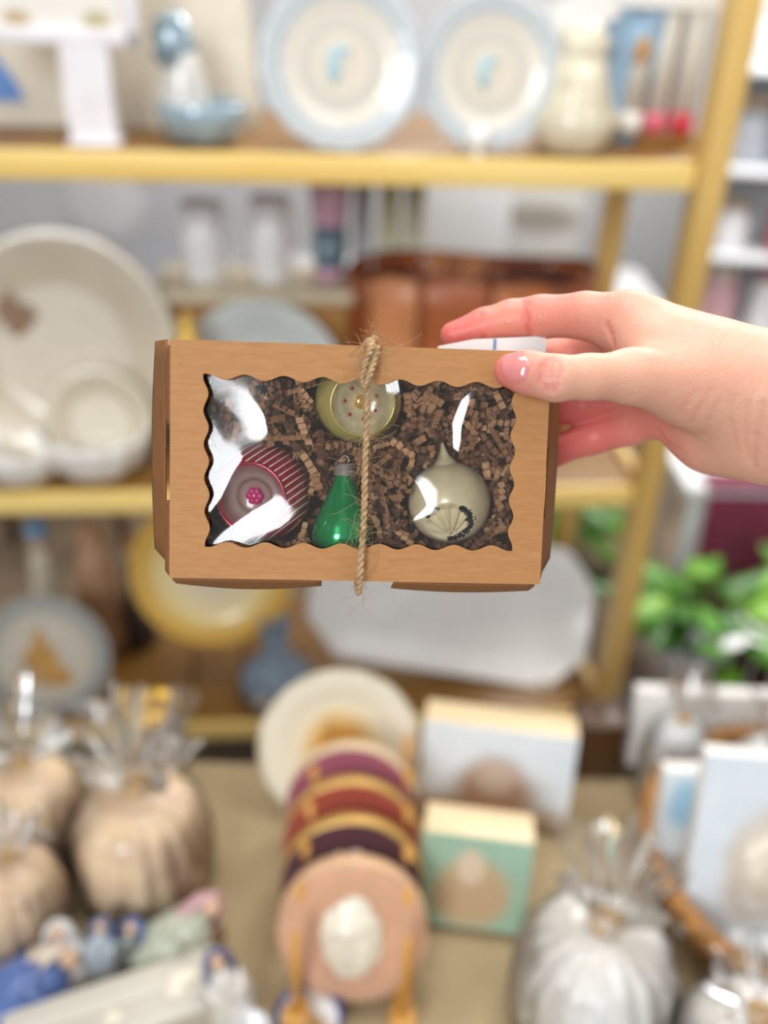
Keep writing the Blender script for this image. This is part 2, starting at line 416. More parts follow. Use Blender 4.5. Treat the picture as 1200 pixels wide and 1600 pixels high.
# clear window film: a loose, creased sheet glued behind the opening
def poly_mask(X, Y, poly):
    inside = np.zeros(X.shape, bool); n = len(poly)
    for i in range(n):
        x1, y1 = poly[i]; x2, y2 = poly[(i + 1) % n]
        cnd = (y1 > Y) != (y2 > Y)
        xi = (x2 - x1) * (Y - y1) / ((y2 - y1) if y2 != y1 else 1e-9) + x1
        inside ^= cnd & (X < xi)
    return inside
wx0, wx1 = min(p.x for p in wc) - 0.004, max(p.x for p in wc) + 0.004
wy0, wy1 = min(p.y for p in wc) - 0.004, max(p.y for p in wc) + 0.004
GX, GY = 300, 168
xs = np.linspace(wx0, wx1, GX); ys = np.linspace(wy0, wy1, GY); hx = xs[1] - xs[0]; hy = ys[1] - ys[0]
Xg, Yg = np.meshgrid(xs, ys)
glare_creases = [  # drawn as glare outlines; film slopes are shaped to catch the window light
    ([(322, 588), (345, 590), (388, 616), (412, 650), (420, 680), (395, 672), (352, 638), (322, 614)], 1.0, None),
    ([(316, 655), (333, 662), (350, 692), (380, 716), (365, 735), (345, 780), (325, 806), (316, 740)], 1.0, None),
    ([(325, 852), (345, 832), (395, 798), (428, 782), (472, 800), (440, 826), (395, 836), (360, 855)], 1.0, None),
    ([(720, 625), (738, 605), (768, 597), (735, 632), (724, 665), (720, 712), (707, 700), (707, 660)], 1.12, None),
    ([(632, 737), (676, 760), (719, 782), (690, 799), (634, 820), (670, 790), (655, 765)], 1.15, None),
    ([(600, 590), (622, 588), (630, 618), (602, 612)], 1.0, None),
    ([(792, 690), (803, 675), (803, 695), (778, 730)], 1.0, None),
]
camL = BINV @ Vector(CAM); keyL = BINV @ KEY
_pt = np.stack([Xg, Yg, 0 * Xg], -1); _un = lambda a: a / np.linalg.norm(a, axis=2, keepdims=True)
_hv = _un(_un(np.array(camL) - _pt) + _un(np.array(keyL) - _pt)); qx, qy = -_hv[..., 0] / _hv[..., 2], -_hv[..., 1] / _hv[..., 2]
gxm = np.zeros(Xg.shape); gym = np.zeros(Xg.shape)
region = np.zeros(Xg.shape, bool)
for poly, amp, _ in glare_creases:
    pl = [tuple(bp(*q, -0.001))[:2] for q in poly]
    cx = sum(p[0] for p in pl) / len(pl); cy = sum(p[1] for p in pl) / len(pl); cp = Vector((cx, cy, 0))
    hv = ((camL - cp).normalized() + (keyL - cp).normalized()).normalized()
    mk = poly_mask(Xg, Yg, pl)
    gxm[mk] = qx[mk] * amp; gym[mk] = qy[mk] * amp; region |= mk
def blur(a, k):
    for _ in range(k):
        a = (np.roll(a, 1, 0) + np.roll(a, -1, 0) + np.roll(a, 1, 1) + np.roll(a, -1, 1) + 2 * a) / 6
    return a
gxm, gym = blur(gxm, 2), blur(gym, 2)
# film height whose slopes mirror the window light in the creases (least squares, by FFT on a mirrored grid)
kx = 2 * np.cos(2 * PI * np.fft.fftfreq(2 * GX)) - 2; ky = 2 * np.cos(2 * PI * np.fft.fftfreq(2 * GY)) - 2
den = kx[None, :] / hx ** 2 + ky[:, None] / hy ** 2; den[0, 0] = 1
wgt = np.where(region, 1.0, 0.12)
tx, ty = gxm, gym
for _ in range(40):                                # creases hold their slope firmly, the rest of the film follows loosely
    div = np.gradient(tx, hx, axis=1) + np.gradient(ty, hy, axis=0)
    mir = np.block([[div, div[:, ::-1]], [div[::-1], div[::-1, ::-1]]])
    Hf = np.real(np.fft.ifft2(np.fft.fft2(mir) / den))[:GY, :GX]
    ax_, ay_ = np.gradient(Hf, hx, axis=1), np.gradient(Hf, hy, axis=0)
    tx = wgt * gxm + (1 - wgt) * ax_; ty = wgt * gym + (1 - wgt) * ay_
Hf -= np.median(Hf)
FILM_H = Hf
sag = 0.00015 * np.sin(Xg * 140 + Yg * 90) * np.sin(Yg * 120 - Xg * 60)
Zf = -0.0032 + 0.0030 * np.tanh((Hf + sag) / 0.0032)
print('film h', Hf.min(), Hf.max())
V = np.stack([Xg, Yg, Zf], -1).reshape(-1, 3); F = []
for j in range(GY - 1):
    for i in range(GX - 1):
        a = j * GX + i; F.append((a, a + 1, a + GX + 1, a + GX))
film = obj('window_film', (V, F), clear('window_film', (0.93, 0.93, 0.93, 1), 0.012, rough=0.085, haze=0.006, ior=1.5, fmul=1.35), gift)
film['label'] = 'clear creased plastic film with bright glare'

# ------------------------------------------------------------------ ornaments inside the box
def place(o, px, py, z, rx=0, ry=0, rz=0):
    """stand a thing in the box: its own z axis turned to face the viewer, then tilted"""
    o.matrix_world = BOXM @ Matrix.Translation(bp(px, py, z)) @ rotm(R(rx), R(ry), R(rz)).to_4x4()
def indent_profile(r, ri, depth, steps=14):
    """ball with a dished front: from the back pole round to the rim, then into the dish"""
    a0 = math.asin(ri / r); body, dish = [], []
    for i in range(25):
        a = PI - (PI - a0) * i / 24; body.append((max(r * math.sin(a), 1e-5), r * math.cos(a)))
    zr = r * math.cos(a0)
    for i in range(steps + 1):
        t = i / steps
        rr = ri * (1 - t); zz = zr + 0.0006 * math.sin(PI * min(1, t * 6)) - depth * (1 - (rr / ri) ** 2.4)
        dish.append((max(rr, 1e-5), zz))
    return body, dish, zr
def stripe_mat(name, c1, c2, direction, freq, wdt=0.22):
    m, nt, b = newmat(name); setp(b, 0.16, metal=0.15, coat=0.8)
    tc = nt.nodes.new('ShaderNodeTexCoord'); dt = nt.nodes.new('ShaderNodeVectorMath'); dt.operation = 'DOT_PRODUCT'; dt.inputs[1].default_value = direction
    nt.links.new(tc.outputs['Object'], dt.inputs[0])
    nz = nt.nodes.new('ShaderNodeTexNoise'); nz.inputs['Scale'].default_value = 120; nt.links.new(tc.outputs['Object'], nz.inputs['Vector'])
    mu = nt.nodes.new('ShaderNodeMath'); mu.operation = 'MULTIPLY'; mu.inputs[1].default_value = freq; nt.links.new(dt.outputs['Value'], mu.inputs[0])
    fr = nt.nodes.new('ShaderNodeMath'); fr.operation = 'FRACT'; nt.links.new(mu.outputs[0], fr.inputs[0])
    ad = nt.nodes.new('ShaderNodeMath'); ad.operation = 'MULTIPLY_ADD'; ad.inputs[1].default_value = 0.16; nt.links.new(nz.outputs[0], ad.inputs[0]); nt.links.new(fr.outputs[0], ad.inputs[2])
    cr = nt.nodes.new('ShaderNodeValToRGB'); cr.color_ramp.interpolation = 'CONSTANT'
    cr.color_ramp.elements[0].color = c1; cr.color_ramp.elements[1].position = 1 - wdt + 0.08; cr.color_ramp.elements[1].color = c2
    nt.links.new(ad.outputs[0], cr.inputs[0]); nt.links.new(cr.outputs[0], b.inputs['Base Color'])
    m1 = nt.nodes.new('ShaderNodeMapRange'); m1.inputs[3].default_value = 0.15; m1.inputs[4].default_value = 0.0
    m1.inputs[1].default_value = 1 - wdt + 0.07; m1.inputs[2].default_value = 1 - wdt + 0.09
    nt.links.new(ad.outputs[0], m1.inputs[0]); nt.links.new(m1.outputs[0], b.inputs['Metallic'])
    return m
BALLS = []     # (local centre, radius) for keeping the paper shred out of the ornaments
# red striped ornament
r1 = 0.0205
red = thing('christmas_ornament', 'red glass christmas ornament with white stripes and a round dished front', 'ornament', group='vintage glass ornaments in the box')
place(red, 409, 769, -0.0254, 4, -14, 0); BALLS.append((bp(409, 769, -0.0254), r1))
body, dish, zr = indent_profile(r1, 0.0142, 0.0065)
obj('body', lathe(body, 56), stripe_mat('red_stripes', c(176, 0, 40), c(252, 244, 240), (0.62, -0.78, 0.0), 400), red)
dm = radial('pink_silver_dish', [(0.0, c(160, 96, 104)), (0.38, c(168, 130, 124)), (0.50, c(128, 92, 78)), (0.60, c(172, 142, 134)), (0.86, c(150, 110, 110)), (0.97, c(176, 10, 54)), (1.0, c(176, 10, 54))], 0.0142, rough=0.22, coat=0.6, wob=0.10)
dsh = obj('dish', lathe(dish, 56), dm, red); dsh['label'] = 'silvery pink dished reflector'
obj('rim', tf(lathe([(0.0142 + 0.0007 * math.cos(a), zr + 0.0007 * math.sin(a)) for a in np.linspace(0, 2 * PI, 9)], 56)), M('red_rim', c(186, 20, 58), 0.15, metal=0.4, coat=0.8), red)
fl = join(*[lump(0.0016, 0.0016, 0.0011, 0.15, 3, 2, k, (0.0021 * math.cos(k * 2 * PI / 6), 0.0021 * math.sin(k * 2 * PI / 6), zr - 0.0050)) for k in range(6)], lump(0.0022, 0.0022, 0.0014, .1, 3, 2, 9, (0, 0, zr - 0.0047)))
obj('flower', fl, M('magenta_paint', c(206, 26, 112), 0.3, coat=0.5), red)['label'] = 'magenta flower dot'
# gold reflector ornament
r2 = 0.0178
gold = thing('christmas_ornament', 'pale gold glass christmas ornament with red dots in its dished front', 'ornament', group='vintage glass ornaments in the box')
place(gold, 560, 625, -0.0235, 6, 6, 0); BALLS.append((bp(560, 625, -0.0235), r2))
body, dish, zr = indent_profile(r2, 0.0128, 0.0060)
GM = M('pale_gold_glass', c(222, 204, 116), 0.2, var=0.12, scale=90, metal=0.3, coat=0.7)
obj('body', lathe(body, 56), GM, gold)
obj('dish', lathe(dish, 56, lambda a, i: 1 + 0.02 * math.sin(8 * a)), radial('gold_dish', [(0.0, c(240, 176, 60)), (0.12, c(246, 200, 96)), (0.22, c(214, 200, 160)), (0.55, c(196, 180, 140)), (0.7, c(224, 212, 176)), (1.0, c(206, 196, 150))], 0.0128, rough=0.18, coat=0.7, wob=0.12), gold)
for k in range(7):
    a = k * 2 * PI / 7 + 0.4
    obj('red_dot', lump(0.0008, 0.0008, 0.0005, 0.1, 3, 2, k, (0.0068 * math.cos(a), 0.0068 * math.sin(a), zr - 0.0046)), M('red_dot_paint', c(176, 30, 56), 0.3), gold)
obj('glass_drop', lump(0.0030, 0.0030, 0.0018, 0.05, 3, 3, 1, (0, 0, zr - 0.0056)), M('amber_glass', c(226, 176, 84), 0.08, metal=0.4, coat=1.0), gold)
obj('rim', lathe([(0.0128 + 0.0006 * math.cos(a), zr + 0.0006 * math.sin(a)) for a in np.linspace(0, 2 * PI, 9)], 56), GM, gold)
# green teardrop ornament
grn = thing('christmas_ornament', 'emerald green teardrop glass christmas ornament with metal cap behind the twine', 'ornament', group='vintage glass ornaments in the box')
gp = bp(534, 836, -0.021)
grn.matrix_world = BOXM @ Matrix.Translation(gp) @ rotm(R(-90), 0, R(-1)).to_4x4()      # own z axis points up the box
for zz, rr in ((0.0, .0125), (.010, .010), (.018, .007), (.0275, .0060)): BALLS.append((gp + Vector((0, zz, 0)), rr))
gprof = [(0.00001, -0.0125), (0.004, -0.0121), (0.0078, -0.0104), (0.0106, -0.0075), (0.0122, -0.0035), (0.0124, 0.001), (0.0113, 0.006), (0.0093, 0.011), (0.0072, 0.0155), (0.0053, 0.020), (0.0040, 0.0235), (0.0034, 0.0255)]
gs = []
for i in range(len(gprof) - 1):
    for k in range(4):
        t = k / 4; gs.append((gprof[i][0] * (1 - t) + gprof[i + 1][0] * t, gprof[i][1] * (1 - t) + gprof[i + 1][1] * t))
obj('body', lathe(gs + [gprof[-1]], 48), M('green_glass', c(0, 176, 96), 0.17, var=0.12, scale=60, metal=0.45, coat=0.9), grn)
CAPM = M('aged_cap_metal', c(176, 170, 166), 0.3, metal=0.45, var=0.2, scale=300)
cap = obj('cap', lathe([(0.0001, 0.0300), (0.0034, 0.0298), (0.0042, 0.0290), (0.0043, 0.0255), (0.0046, 0.0250)], 28, lambda a, i: 1 + (0.05 * math.cos(14 * a) if i > 1 else 0)), CAPM, grn)
obj('ring', tube([(0.0016 * math.cos(a), 0, 0.0312 + 0.0018 * math.sin(a)) for a in np.linspace(-.6, PI + .6, 16)], 0.0003, 6), CAPM, cap)
# cream teardrop ball
r4 = 0.0172
crm = thing('christmas_ornament', 'cream glass ball ornament with pointed tip, ribbed fan and black glitter', 'ornament', group='vintage glass ornaments in the box')
cpnt = bp(702, 785, -0.0225); BALLS.append((cpnt, r4)); BALLS.append((cpnt + Vector((-0.003, 0.019, 0)), 0.005))
crm.matrix_world = BOXM @ Matrix.Translation(cpnt) @ rotm(0, 0, R(9)).to_4x4()
# body profile about the tip axis (local y)
cp_ = []
for i in range(33):
    a = PI - PI * 0.90 * i / 32; cp_.append((max(1e-5, r4 * math.sin(a)), r4 * math.cos(a)))
cp_ += [(0.0040, 0.0180), (0.0026, 0.0195), (0.0016, 0.0215), (0.0009, 0.0238), (0.0003, 0.0252), (0.00001, 0.0254)]
cv, cf = lathe(cp_, 72); cv = [(x, z, -y) for x, y, z in cv]
fc = Vector((-0.0030, -0.0072, 0.0150)).normalized()     # centre of the fan dish on the ball
fx = Vector((0, 1, 0)).cross(fc).normalized(); fy = fc.cross(fx)
def dent(p):
    v = Vector(p); d = v.normalized(); u = d.dot(fx); w_ = d.dot(fy); f = d.dot(fc)
    rr = math.hypot(u / 0.60, w_ / 0.52)
    if f > 0 and rr < 1 and v.length < 0.0175:
        ang = math.atan2(u, w_ + 0.50)
        k = min(1, (1 - rr) * 4)
        return tuple(v * (1 - 0.16 * k * (1 - 0.2 * rr) + 0.06 * k * math.cos(ang * 19)))
    return p
CRM = M('cream_glass', c(232, 216, 174), 0.30, var=0.10, scale=120, metal=0.05, coat=0.5)
bm = bmesh.new()
vs = [bm.verts.new(p) for p in cv]
for q in cf:
    try: bm.faces.new([vs[i] for i in q])
    except ValueError: pass
bmesh.ops.subdivide_edges(bm, edges=[e for e in bm.edges], cuts=1, use_grid_fill=True)
bm.verts.index_update()
obj('body', ([dent(tuple(v.co)) for v in bm.verts], [tuple(v.index for v in f.verts) for f in bm.faces]), CRM, crm); bm.free()
def glit(a0, a1, n_, wid):
    parts = []
    for _ in range(n_):
        a = random.uniform(a0, a1); rr = random.gauss(1.03, wid) + (0.10 * random.random() ** 3)
        d = (fc + fx * (0.60 * rr * math.sin(a)) + fy * (0.52 * rr * math.cos(a))).normalized()
        rad = Vector(dent(tuple(d * r4))).length
        s = random.uniform(.0003, .00055)
        parts.append(tf(box(s, s, s), tuple(d * (rad + 0.0001)), (random.random() * 3, random.random() * 3, 0)))
    return join(*parts)
gl_ = obj('glitter', glit(R(35), R(190), 650, 0.06), M('black_glitter', c(40, 38, 44), 0.25, metal=0.6, var=0.4, scale=800), crm); gl_['kind'] = 'stuff'; gl_['label'] = 'crescent of black glitter'
gl2 = obj('glitter', glit(R(-70), R(-20), 60, 0.05), M('black_glitter', c(40, 38, 44)), crm); gl2['kind'] = 'stuff'

# ------------------------------------------------------------------ crinkle paper shred filling the box
V, F = [], []
ballc = [(np.array(b_[0]), b_[1]) for b_ in BALLS]
xa, xb, ya, yb = -BW / 2 + 0.004, BW / 2 - 0.004, -BH / 2 + 0.004, BH / 2 - 0.004
made = 0; tries = 0
while made < 1050 and tries < 14000:
    tries += 1
    zc = random.uniform(-0.043, -0.0105)
    p = np.array([random.uniform(xa, xb), random.uniform(ya, yb), zc])
    nseg = random.randint(5, 12); wd = random.uniform(.0018, .0032); sg = random.uniform(.0018, .0027)
    rt = rotm(random.gauss(0, .6), random.gauss(0, .6), random.uniform(0, 2 * PI)); fold = random.uniform(.6, 1.05)
    loc_v = []; q = np.zeros(3); bend = random.gauss(0, .10)
    for s in range(nseg + 1):
        for sd in (-1, 1): loc_v.append((q[0], sd * wd / 2, q[2]))
        a = fold * (1 if s % 2 else -1); q = q + np.array([math.cos(a + bend * s), 0, math.sin(a + bend * s)]) * sg
    A = np.array([tuple(rt @ Vector(v)) for v in loc_v]); A = A - A.mean(0) + p
    if A[:, 0].min() < xa - .001 or A[:, 0].max() > xb + .001 or A[:, 1].min() < ya - .001 or A[:, 1].max() > yb + .001 or A[:, 2].max() > -0.0060 or A[:, 2].min() < -0.0445: continue
    bad = False
    for bc, br in ballc:
        if (np.linalg.norm(A - bc, axis=1) < br + .0004).any(): bad = True; break
        if (np.linalg.norm((A - bc)[:, :2], axis=1) < br * 0.93).any() and p[2] > bc[2] - .002: bad = True; break
    if bad: continue
    made += 1; n0 = len(V); V += [tuple(a) for a in A]
    for s in range(nseg): F.append((n0 + 2 * s, n0 + 2 * s + 1, n0 + 2 * s + 3, n0 + 2 * s + 2))
print('shred', made, tries)
cpm, nt, b = newmat('brown_crinkle_paper'); setp(b, 0.75)
gi = nt.nodes.new('ShaderNodeNewGeometry'); cr = nt.nodes.new('ShaderNodeValToRGB'); el = cr.color_ramp.elements
el[0].color = c(96, 64, 44); el[1].color = c(216, 168, 124); e_ = el.new(0.5); e_.color = c(160, 112, 76)
nt.links.new(gi.outputs['Random Per Island'], cr.inputs[0]); nt.links.new(cr.outputs[0], b.inputs['Base Color'])
shred = obj('crinkle_paper', (V, F), cpm, None, False)
shred.matrix_world = BOXM
tag(shred, 'brown crinkle cut paper shred cushioning the ornaments inside the box', 'paper shred', kind='stuff')

# ------------------------------------------------------------------ jute twine round the box
def twine_path(front_px, off):
    f = [bp(*q, off) for q in front_px]
    top, bot = f[0], f[-1]
    pts = list(f)
    pts += [Vector((bot.x, -BH / 2 - 0.0052, -0.003)), Vector((bot.x, -BH / 2 - 0.0024, -0.020)), Vector((bot.x + .001, -BH / 2 - 0.0018, -BD + .002)),
            Vector((bot.x + .002, -BH / 2 + .003, -BD - .0022)), Vector(((top.x + bot.x) / 2, 0, -BD - .0018)), Vector((top.x, BH / 2 - .003, -BD - .0022)),
            Vector((top.x, BH / 2 + .0018, -BD + .002)), Vector((top.x, BH / 2 + .0018, -.020)), Vector((top.x, BH / 2 + .0020, -.002)), f[0]]
    return pts
def smooth_path(pts, step=0.0006):
    out = []
    for i in range(len(pts) - 1):
        p0, p1, p2, p3 = pts[max(i - 1, 0)], pts[i], pts[i + 1], pts[min(i + 2, len(pts) - 1)]
        n_ = max(2, int((p2 - p1).length / step))
        for k in range(n_):
            t = k / n_; out.append(0.5 * ((2 * p1) + (p2 - p0) * t + (2 * p0 - 5 * p1 + 4 * p2 - p3) * t * t + (3 * p1 - p0 - 3 * p2 + p3) * t ** 3))
    out.append(pts[-1]); return out
def ply(path, rh, rp, pitch, ph):
    s = 0; P = []; up = Vector((0.3, 0.2, 0.93))
    for i, p in enumerate(path):
        t = (path[min(i + 1, len(path) - 1)] - path[max(i - 1, 0)]).normalized()
        if i: s += (p - path[i - 1]).length
        x = up - t * up.dot(t); x.normalize(); y = t.cross(x); up = x
        a = 2 * PI * s / pitch + ph; rr = rh * (1 + 0.18 * mnoise.noise(Vector((s * 260, ph, 0))))
        P.append(p + (x * math.cos(a) + y * math.sin(a)) * rr)
    rads = [rp * (1 + 0.22 * mnoise.noise(p * 500)) for p in P]
    return tube(P, rads, 7)
JM = M('jute_fibre', c(196, 164, 124), 0.85, var=0.28, scale=400, bump=0.5, bscale=1500)
tw = thing('jute_twine', 'natural jute twine tied vertically around the middle of the gift box', 'twine')
tw.matrix_world = BOXM
p1 = smooth_path(twine_path([(578, 543), (574, 600), (573, 660), (570, 740), (569, 800), (565, 860), (562, 906)], 0.0042))
for k in range(2): obj('ply', ply(p1, 0.00066, 0.00078, 0.0058, k * PI), JM, tw)
kp = [bp(590, 540, .0030), bp(586, 560, .0048), bp(578, 585, .0066), bp(571, 602, .0062), bp(566, 590, .0044), bp(572, 565, .0055), bp(580, 545, .0046), Vector((bp(585, 537, 0).x, BH / 2 + .0030, -.003)), Vector((bp(590, 537, 0).x, BH / 2 + .0028, -.012))]
kp = smooth_path(kp)
for k in range(2): obj('knot_ply', ply(kp, 0.00062, 0.00075, 0.0045, k * PI + 1), JM, tw)
fz = []
fp = [p for p in p1 if p.z > -0.001]
for _ in range(340):
    p = random.choice(fp if random.random() < .8 else kp); 
    if p.y < -0.005 and random.random() < .5: p = random.choice([q for q in fp if q.y < -.005])
    L = random.uniform(.002, .0075); d = Vector((random.gauss(0, 1), random.gauss(0, .8), abs(random.gauss(0, .6)))).normalized()
    b_ = Vector((random.gauss(0, .9), random.gauss(0, .9), random.gauss(0, .3))); c_ = Vector((random.gauss(0, .3), random.gauss(0, .3), 0))
    pts = [p + d * (L * t) + b_ * (L * t * t) + c_ * (L * math.sin(t * 5)) for t in (0, .17, .33, .5, .66, .83, 1)]
    pts = [Vector((q.x, q.y, max(q.z, .0006))) for q in pts]
    fz.append(tube(pts, 0.00006, 3, False))
fo = obj('loose_fibre', join(*fz), JM, tw); fo['kind'] = 'stuff'

# ------------------------------------------------------------------ small white card peeking out behind the box
card = thing('paper_card', 'white paper card with a small blue mark peeking above the box edge', 'card')
card.matrix_world = BOXM
ck = -BD - 0.004
cc_ = [bp(684, 541, ck), bp(740, 530, ck), bp(852, 525, ck), bp(857, 640, ck), bp(690, 640, ck)]
Vc = [(p.x, p.y, ck) for p in cc_] + [(p.x, p.y, ck - .0005) for p in cc_]
obj('sheet', (Vc, [(4, 3, 2, 1, 0), (5, 6, 7, 8, 9)] + [(i, (i + 1) % 5, (i + 1) % 5 + 5, i + 5) for i in range(5)]), M('white_paper', c(236, 236, 236), 0.7, var=0.02), card, False)
mp_ = bp(773, 538, ck)
obj('printed_mark', box(0.0014, 0.0048, 0.0002, (mp_.x, mp_.y, ck + .00015)), M('blue_ink', c(120, 150, 196), 0.6), card, False)

# ------------------------------------------------------------------ the hand
def hp(px, py, d):
    return np.array([(px - 600) / FPX * d, -(py - 800) / FPX * d, -d])
def cap_sdf(P, a, b, ra, rb):
    ba = b - a; t = np.clip(((P - a) @ ba) / (ba @ ba), 0, 1)
    return np.linalg.norm(P - a - t[:, None] * ba, axis=1) - (ra + (rb - ra) * t)
def smin(ds, k):
    m = np.min(ds, axis=0); return m - k * np.log(np.sum(np.exp(-(np.array(ds) - m) / k), axis=0))
def J(px, py, d, rpx): return (hp(px, py, d), rpx / FPX * d)
thumb = [J(797, 579, .3690, 25), J(822, 582, .3672, 31), J(868, 591, .3668, 33.5), J(920, 589, .371, 33), J(985, 588, .380, 41), J(1080, 596, .396, 66)]
index = [J(708, 523, .432, 20), J(757, 509, .431, 26), J(800, 499, .429, 29), J(845, 495, .426, 32), J(915, 493, .417, 35), J(985, 506, .408, 47)]
middle = [J(770, 585, .442, 24), J(820, 566, .448, 28), J(895, 552, .452, 31), J(950, 537, .440, 34), J(1000, 535, .425, 44)]
ring = [J(800, 645, .444, 23), J(850, 640, .452, 26), J(910, 633, .456, 29), J(960, 610, .446, 33), J(1020, 585, .432, 44)]
pinky = [J(820, 716, .445, 19), J(865, 705, .452, 23), J(925, 683, .456, 26), J(985, 664, .447, 31), J(1040, 632, .434, 42)]
palm = [(J(985, 506, .408, 47), J(1180, 600, .408, 66)), (J(1000, 535, .422, 44), J(1180, 620, .412, 66)), (J(1020, 585, .432, 44), J(1180, 640, .414, 66)),
        (J(1040, 640, .436, 38), J(1110, 680, .424, 48)), (J(1110, 680, .424, 48), J(1180, 678, .412, 62)), (J(1080, 596, .396, 66), J(1190, 615, .400, 76)), (J(1020, 545, .397, 50), J(1110, 570, .402, 56)),
        (J(1190, 612, .402, 78), J(1420, 660, .372, 92)), (J(1190, 668, .408, 74), J(1420, 735, .378, 92)), (J(1420, 660, .372, 92), J(1800, 760, .33, 118)), (J(1420, 735, .378, 92), J(1800, 850, .335, 118))]
creases_px = [  # skin folds: thumb knuckle, finger joints, palm root, wrist (pixel polyline, depth of the fold)
    ([(856, 562), (850, 574), (851, 590), (855, 606)], .0010), ([(866, 560), (861, 574), (862, 590), (866, 609)], .0009), ([(873, 565), (876, 580), (873, 600)], .0008), ([(846, 572), (845, 596)], .0005),
    ([(752, 490), (756, 530)], .0006), ([(818, 470), (822, 495), (827, 524)], .0007), ([(826, 472), (830, 520)], .0005), ([(948, 506), (954, 522), (958, 538)], .0010),
    ([(1085, 612), (1072, 632), (1062, 646)], .0006), ([(1110, 610), (1092, 640), (1078, 662)], .0008), ([(1122, 630), (1108, 656), (1100, 680)], .0008),
    ([(1146, 620), (1142, 660), (1150, 700)], .0008), ([(1168, 630), (1164, 680), (1172, 720)], .0008), ([(1194, 630), (1180, 680), (1178, 730)], .0010), ([(962, 622), (985, 636), (1010, 650)], .0009), ([(1026, 668), (1040, 690), (1060, 700)], .0008)]
def chain(P, js, k):
    return smin([cap_sdf(P, js[i][0], js[i + 1][0], js[i][1], js[i + 1][1]) for i in range(len(js) - 1)], k)
creases_h = []
def hand_sdf(P):
    pm = smin([cap_sdf(P, a[0], b[0], a[1], b[1]) for a, b in palm], .0045)
    fs = [chain(P, x, .0012) for x in (index, middle, ring, pinky)]
    fm = smin(fs, .0007)
    d = smin([pm, fm, chain(P, thumb, .0016)], .0022)
    for a, b, r_ in creases_h:
        g = cap_sdf(P, a, b, .0, .0)
        d = d + r_ * (0.62 if a[0] > .11 else 1.1) * np.exp(-(g / .0012) ** 2)
    return d
def skin_pt(x, y, d=.335):
    dr = hp(x, y, 1.0)
    for _ in range(80):
        s_ = hand_sdf((dr * d)[None])[0]
        if s_ < 1e-5 or d > .5: break
        d += max(s_, 1e-5)
    return dr * d
_found = []
for pl, r_ in creases_px:
    q_ = [skin_pt(*a) for a in pl]
    _found += [(q_[i], q_[i + 1], r_) for i in range(len(q_) - 1) if np.linalg.norm(q_[i] - q_[i + 1]) < .02]
creases_h = _found
hv_, hf_ = surface_nets(hand_sdf, (.015, -.055, -.478), (.290, .112, -.300), .00095)
A = np.array(CAMROT); hw = np.array(CAM) + hv_ @ A.T
tips = [thumb[0][0], index[0][0], pinky[1][0], ring[1][0], middle[0][0], pinky[2][0], ring[2][0]]
pink = np.zeros(len(hv_))
for tp, s_ in zip(tips, (.013, .026, .035, .035, .03, .03, .03)): pink = np.maximum(pink, np.exp(-(np.linalg.norm(hv_ - tp, axis=1) / s_) ** 2))
pink = np.maximum(pink, 0.75 * np.exp(-(np.linalg.norm(hv_ - hp(1010, 680, .43), axis=1) / .022) ** 2))
pink = np.maximum(pink, 0.55 * np.exp(-(np.linalg.norm(hv_ - hp(850, 495, .42), axis=1) / .035) ** 2))
fold = np.zeros(len(hv_))
for a_, b2_, r_ in creases_h: fold = np.maximum(fold, r_ / .001 * np.exp(-(cap_sdf(hv_, a_, b2_, 0, 0) / .0013) ** 2))
pink = np.clip(pink + np.where(hv_[:, 0] > .11, 0.12, 0.5) * fold, 0, 1.2)
sm, nt, b = newmat('skin'); setp(b, 0.42, sss=0.6, spec=0.4)
at_ = nt.nodes.new('ShaderNodeAttribute'); at_.attribute_name = 'pinkness'
tc = nt.nodes.new('ShaderNodeTexCoord'); nz = nt.nodes.new('ShaderNodeTexNoise'); nz.inputs['Scale'].default_value = 55; nz.inputs['Detail'].default_value = 6
nt.links.new(tc.outputs['Object'], nz.inputs['Vector'])
ad = nt.nodes.new('ShaderNodeMath'); ad.operation = 'MULTIPLY_ADD'; ad.inputs[1].default_value = 0.40; ad.inputs[2].default_value = -0.16
nt.links.new(nz.outputs[0], ad.inputs[0])
a2 = nt.nodes.new('ShaderNodeMath'); a2.operation = 'ADD'; a2.use_clamp = True; nt.links.new(ad.outputs[0], a2.inputs[0]); nt.links.new(at_.outputs['Fac'], a2.inputs[1])
mx = nt.nodes.new('ShaderNodeMix'); mx.data_type = 'RGBA'; mx.inputs[6].default_value = c(226, 176, 152); mx.inputs[7].default_value = c(220, 116, 110)
nt.links.new(a2.outputs[0], mx.inputs[0]); nt.links.new(mx.outputs[2], b.inputs['Base Color'])
vo = nt.nodes.new('ShaderNodeTexVoronoi'); vo.inputs['Scale'].default_value = 900; nt.links.new(tc.outputs['Object'], vo.inputs['Vector'])
n3 = nt.nodes.new('ShaderNodeTexNoise'); n3.inputs['Scale'].default_value = 260; nt.links.new(tc.outputs['Object'], n3.inputs['Vector'])
a3 = nt.nodes.new('ShaderNodeMath'); a3.operation = 'MULTIPLY_ADD'; a3.inputs[1].default_value = 0.35; nt.links.new(vo.outputs['Distance'], a3.inputs[0]); nt.links.new(n3.outputs[0], a3.inputs[2])
bq = nt.nodes.new('ShaderNodeBump'); bq.inputs['Strength'].default_value = 0.4; bq.inputs['Distance'].default_value = 0.0008
nt.links.new(a3.outputs[0], bq.inputs['Height']); nt.links.new(bq.outputs[0], b.inputs['Normal'])
base = Vector(hw.mean(0))
hand = obj('person', (hw - np.array(base), hf_), sm, loc=base)
tag(hand, 'bare hand and wrist reaching in from the right, thumb on the box front', 'person')
hand.data.attributes.new('pinkness', 'FLOAT', 'POINT').data.foreach_set('value', pink.astype(np.float32))
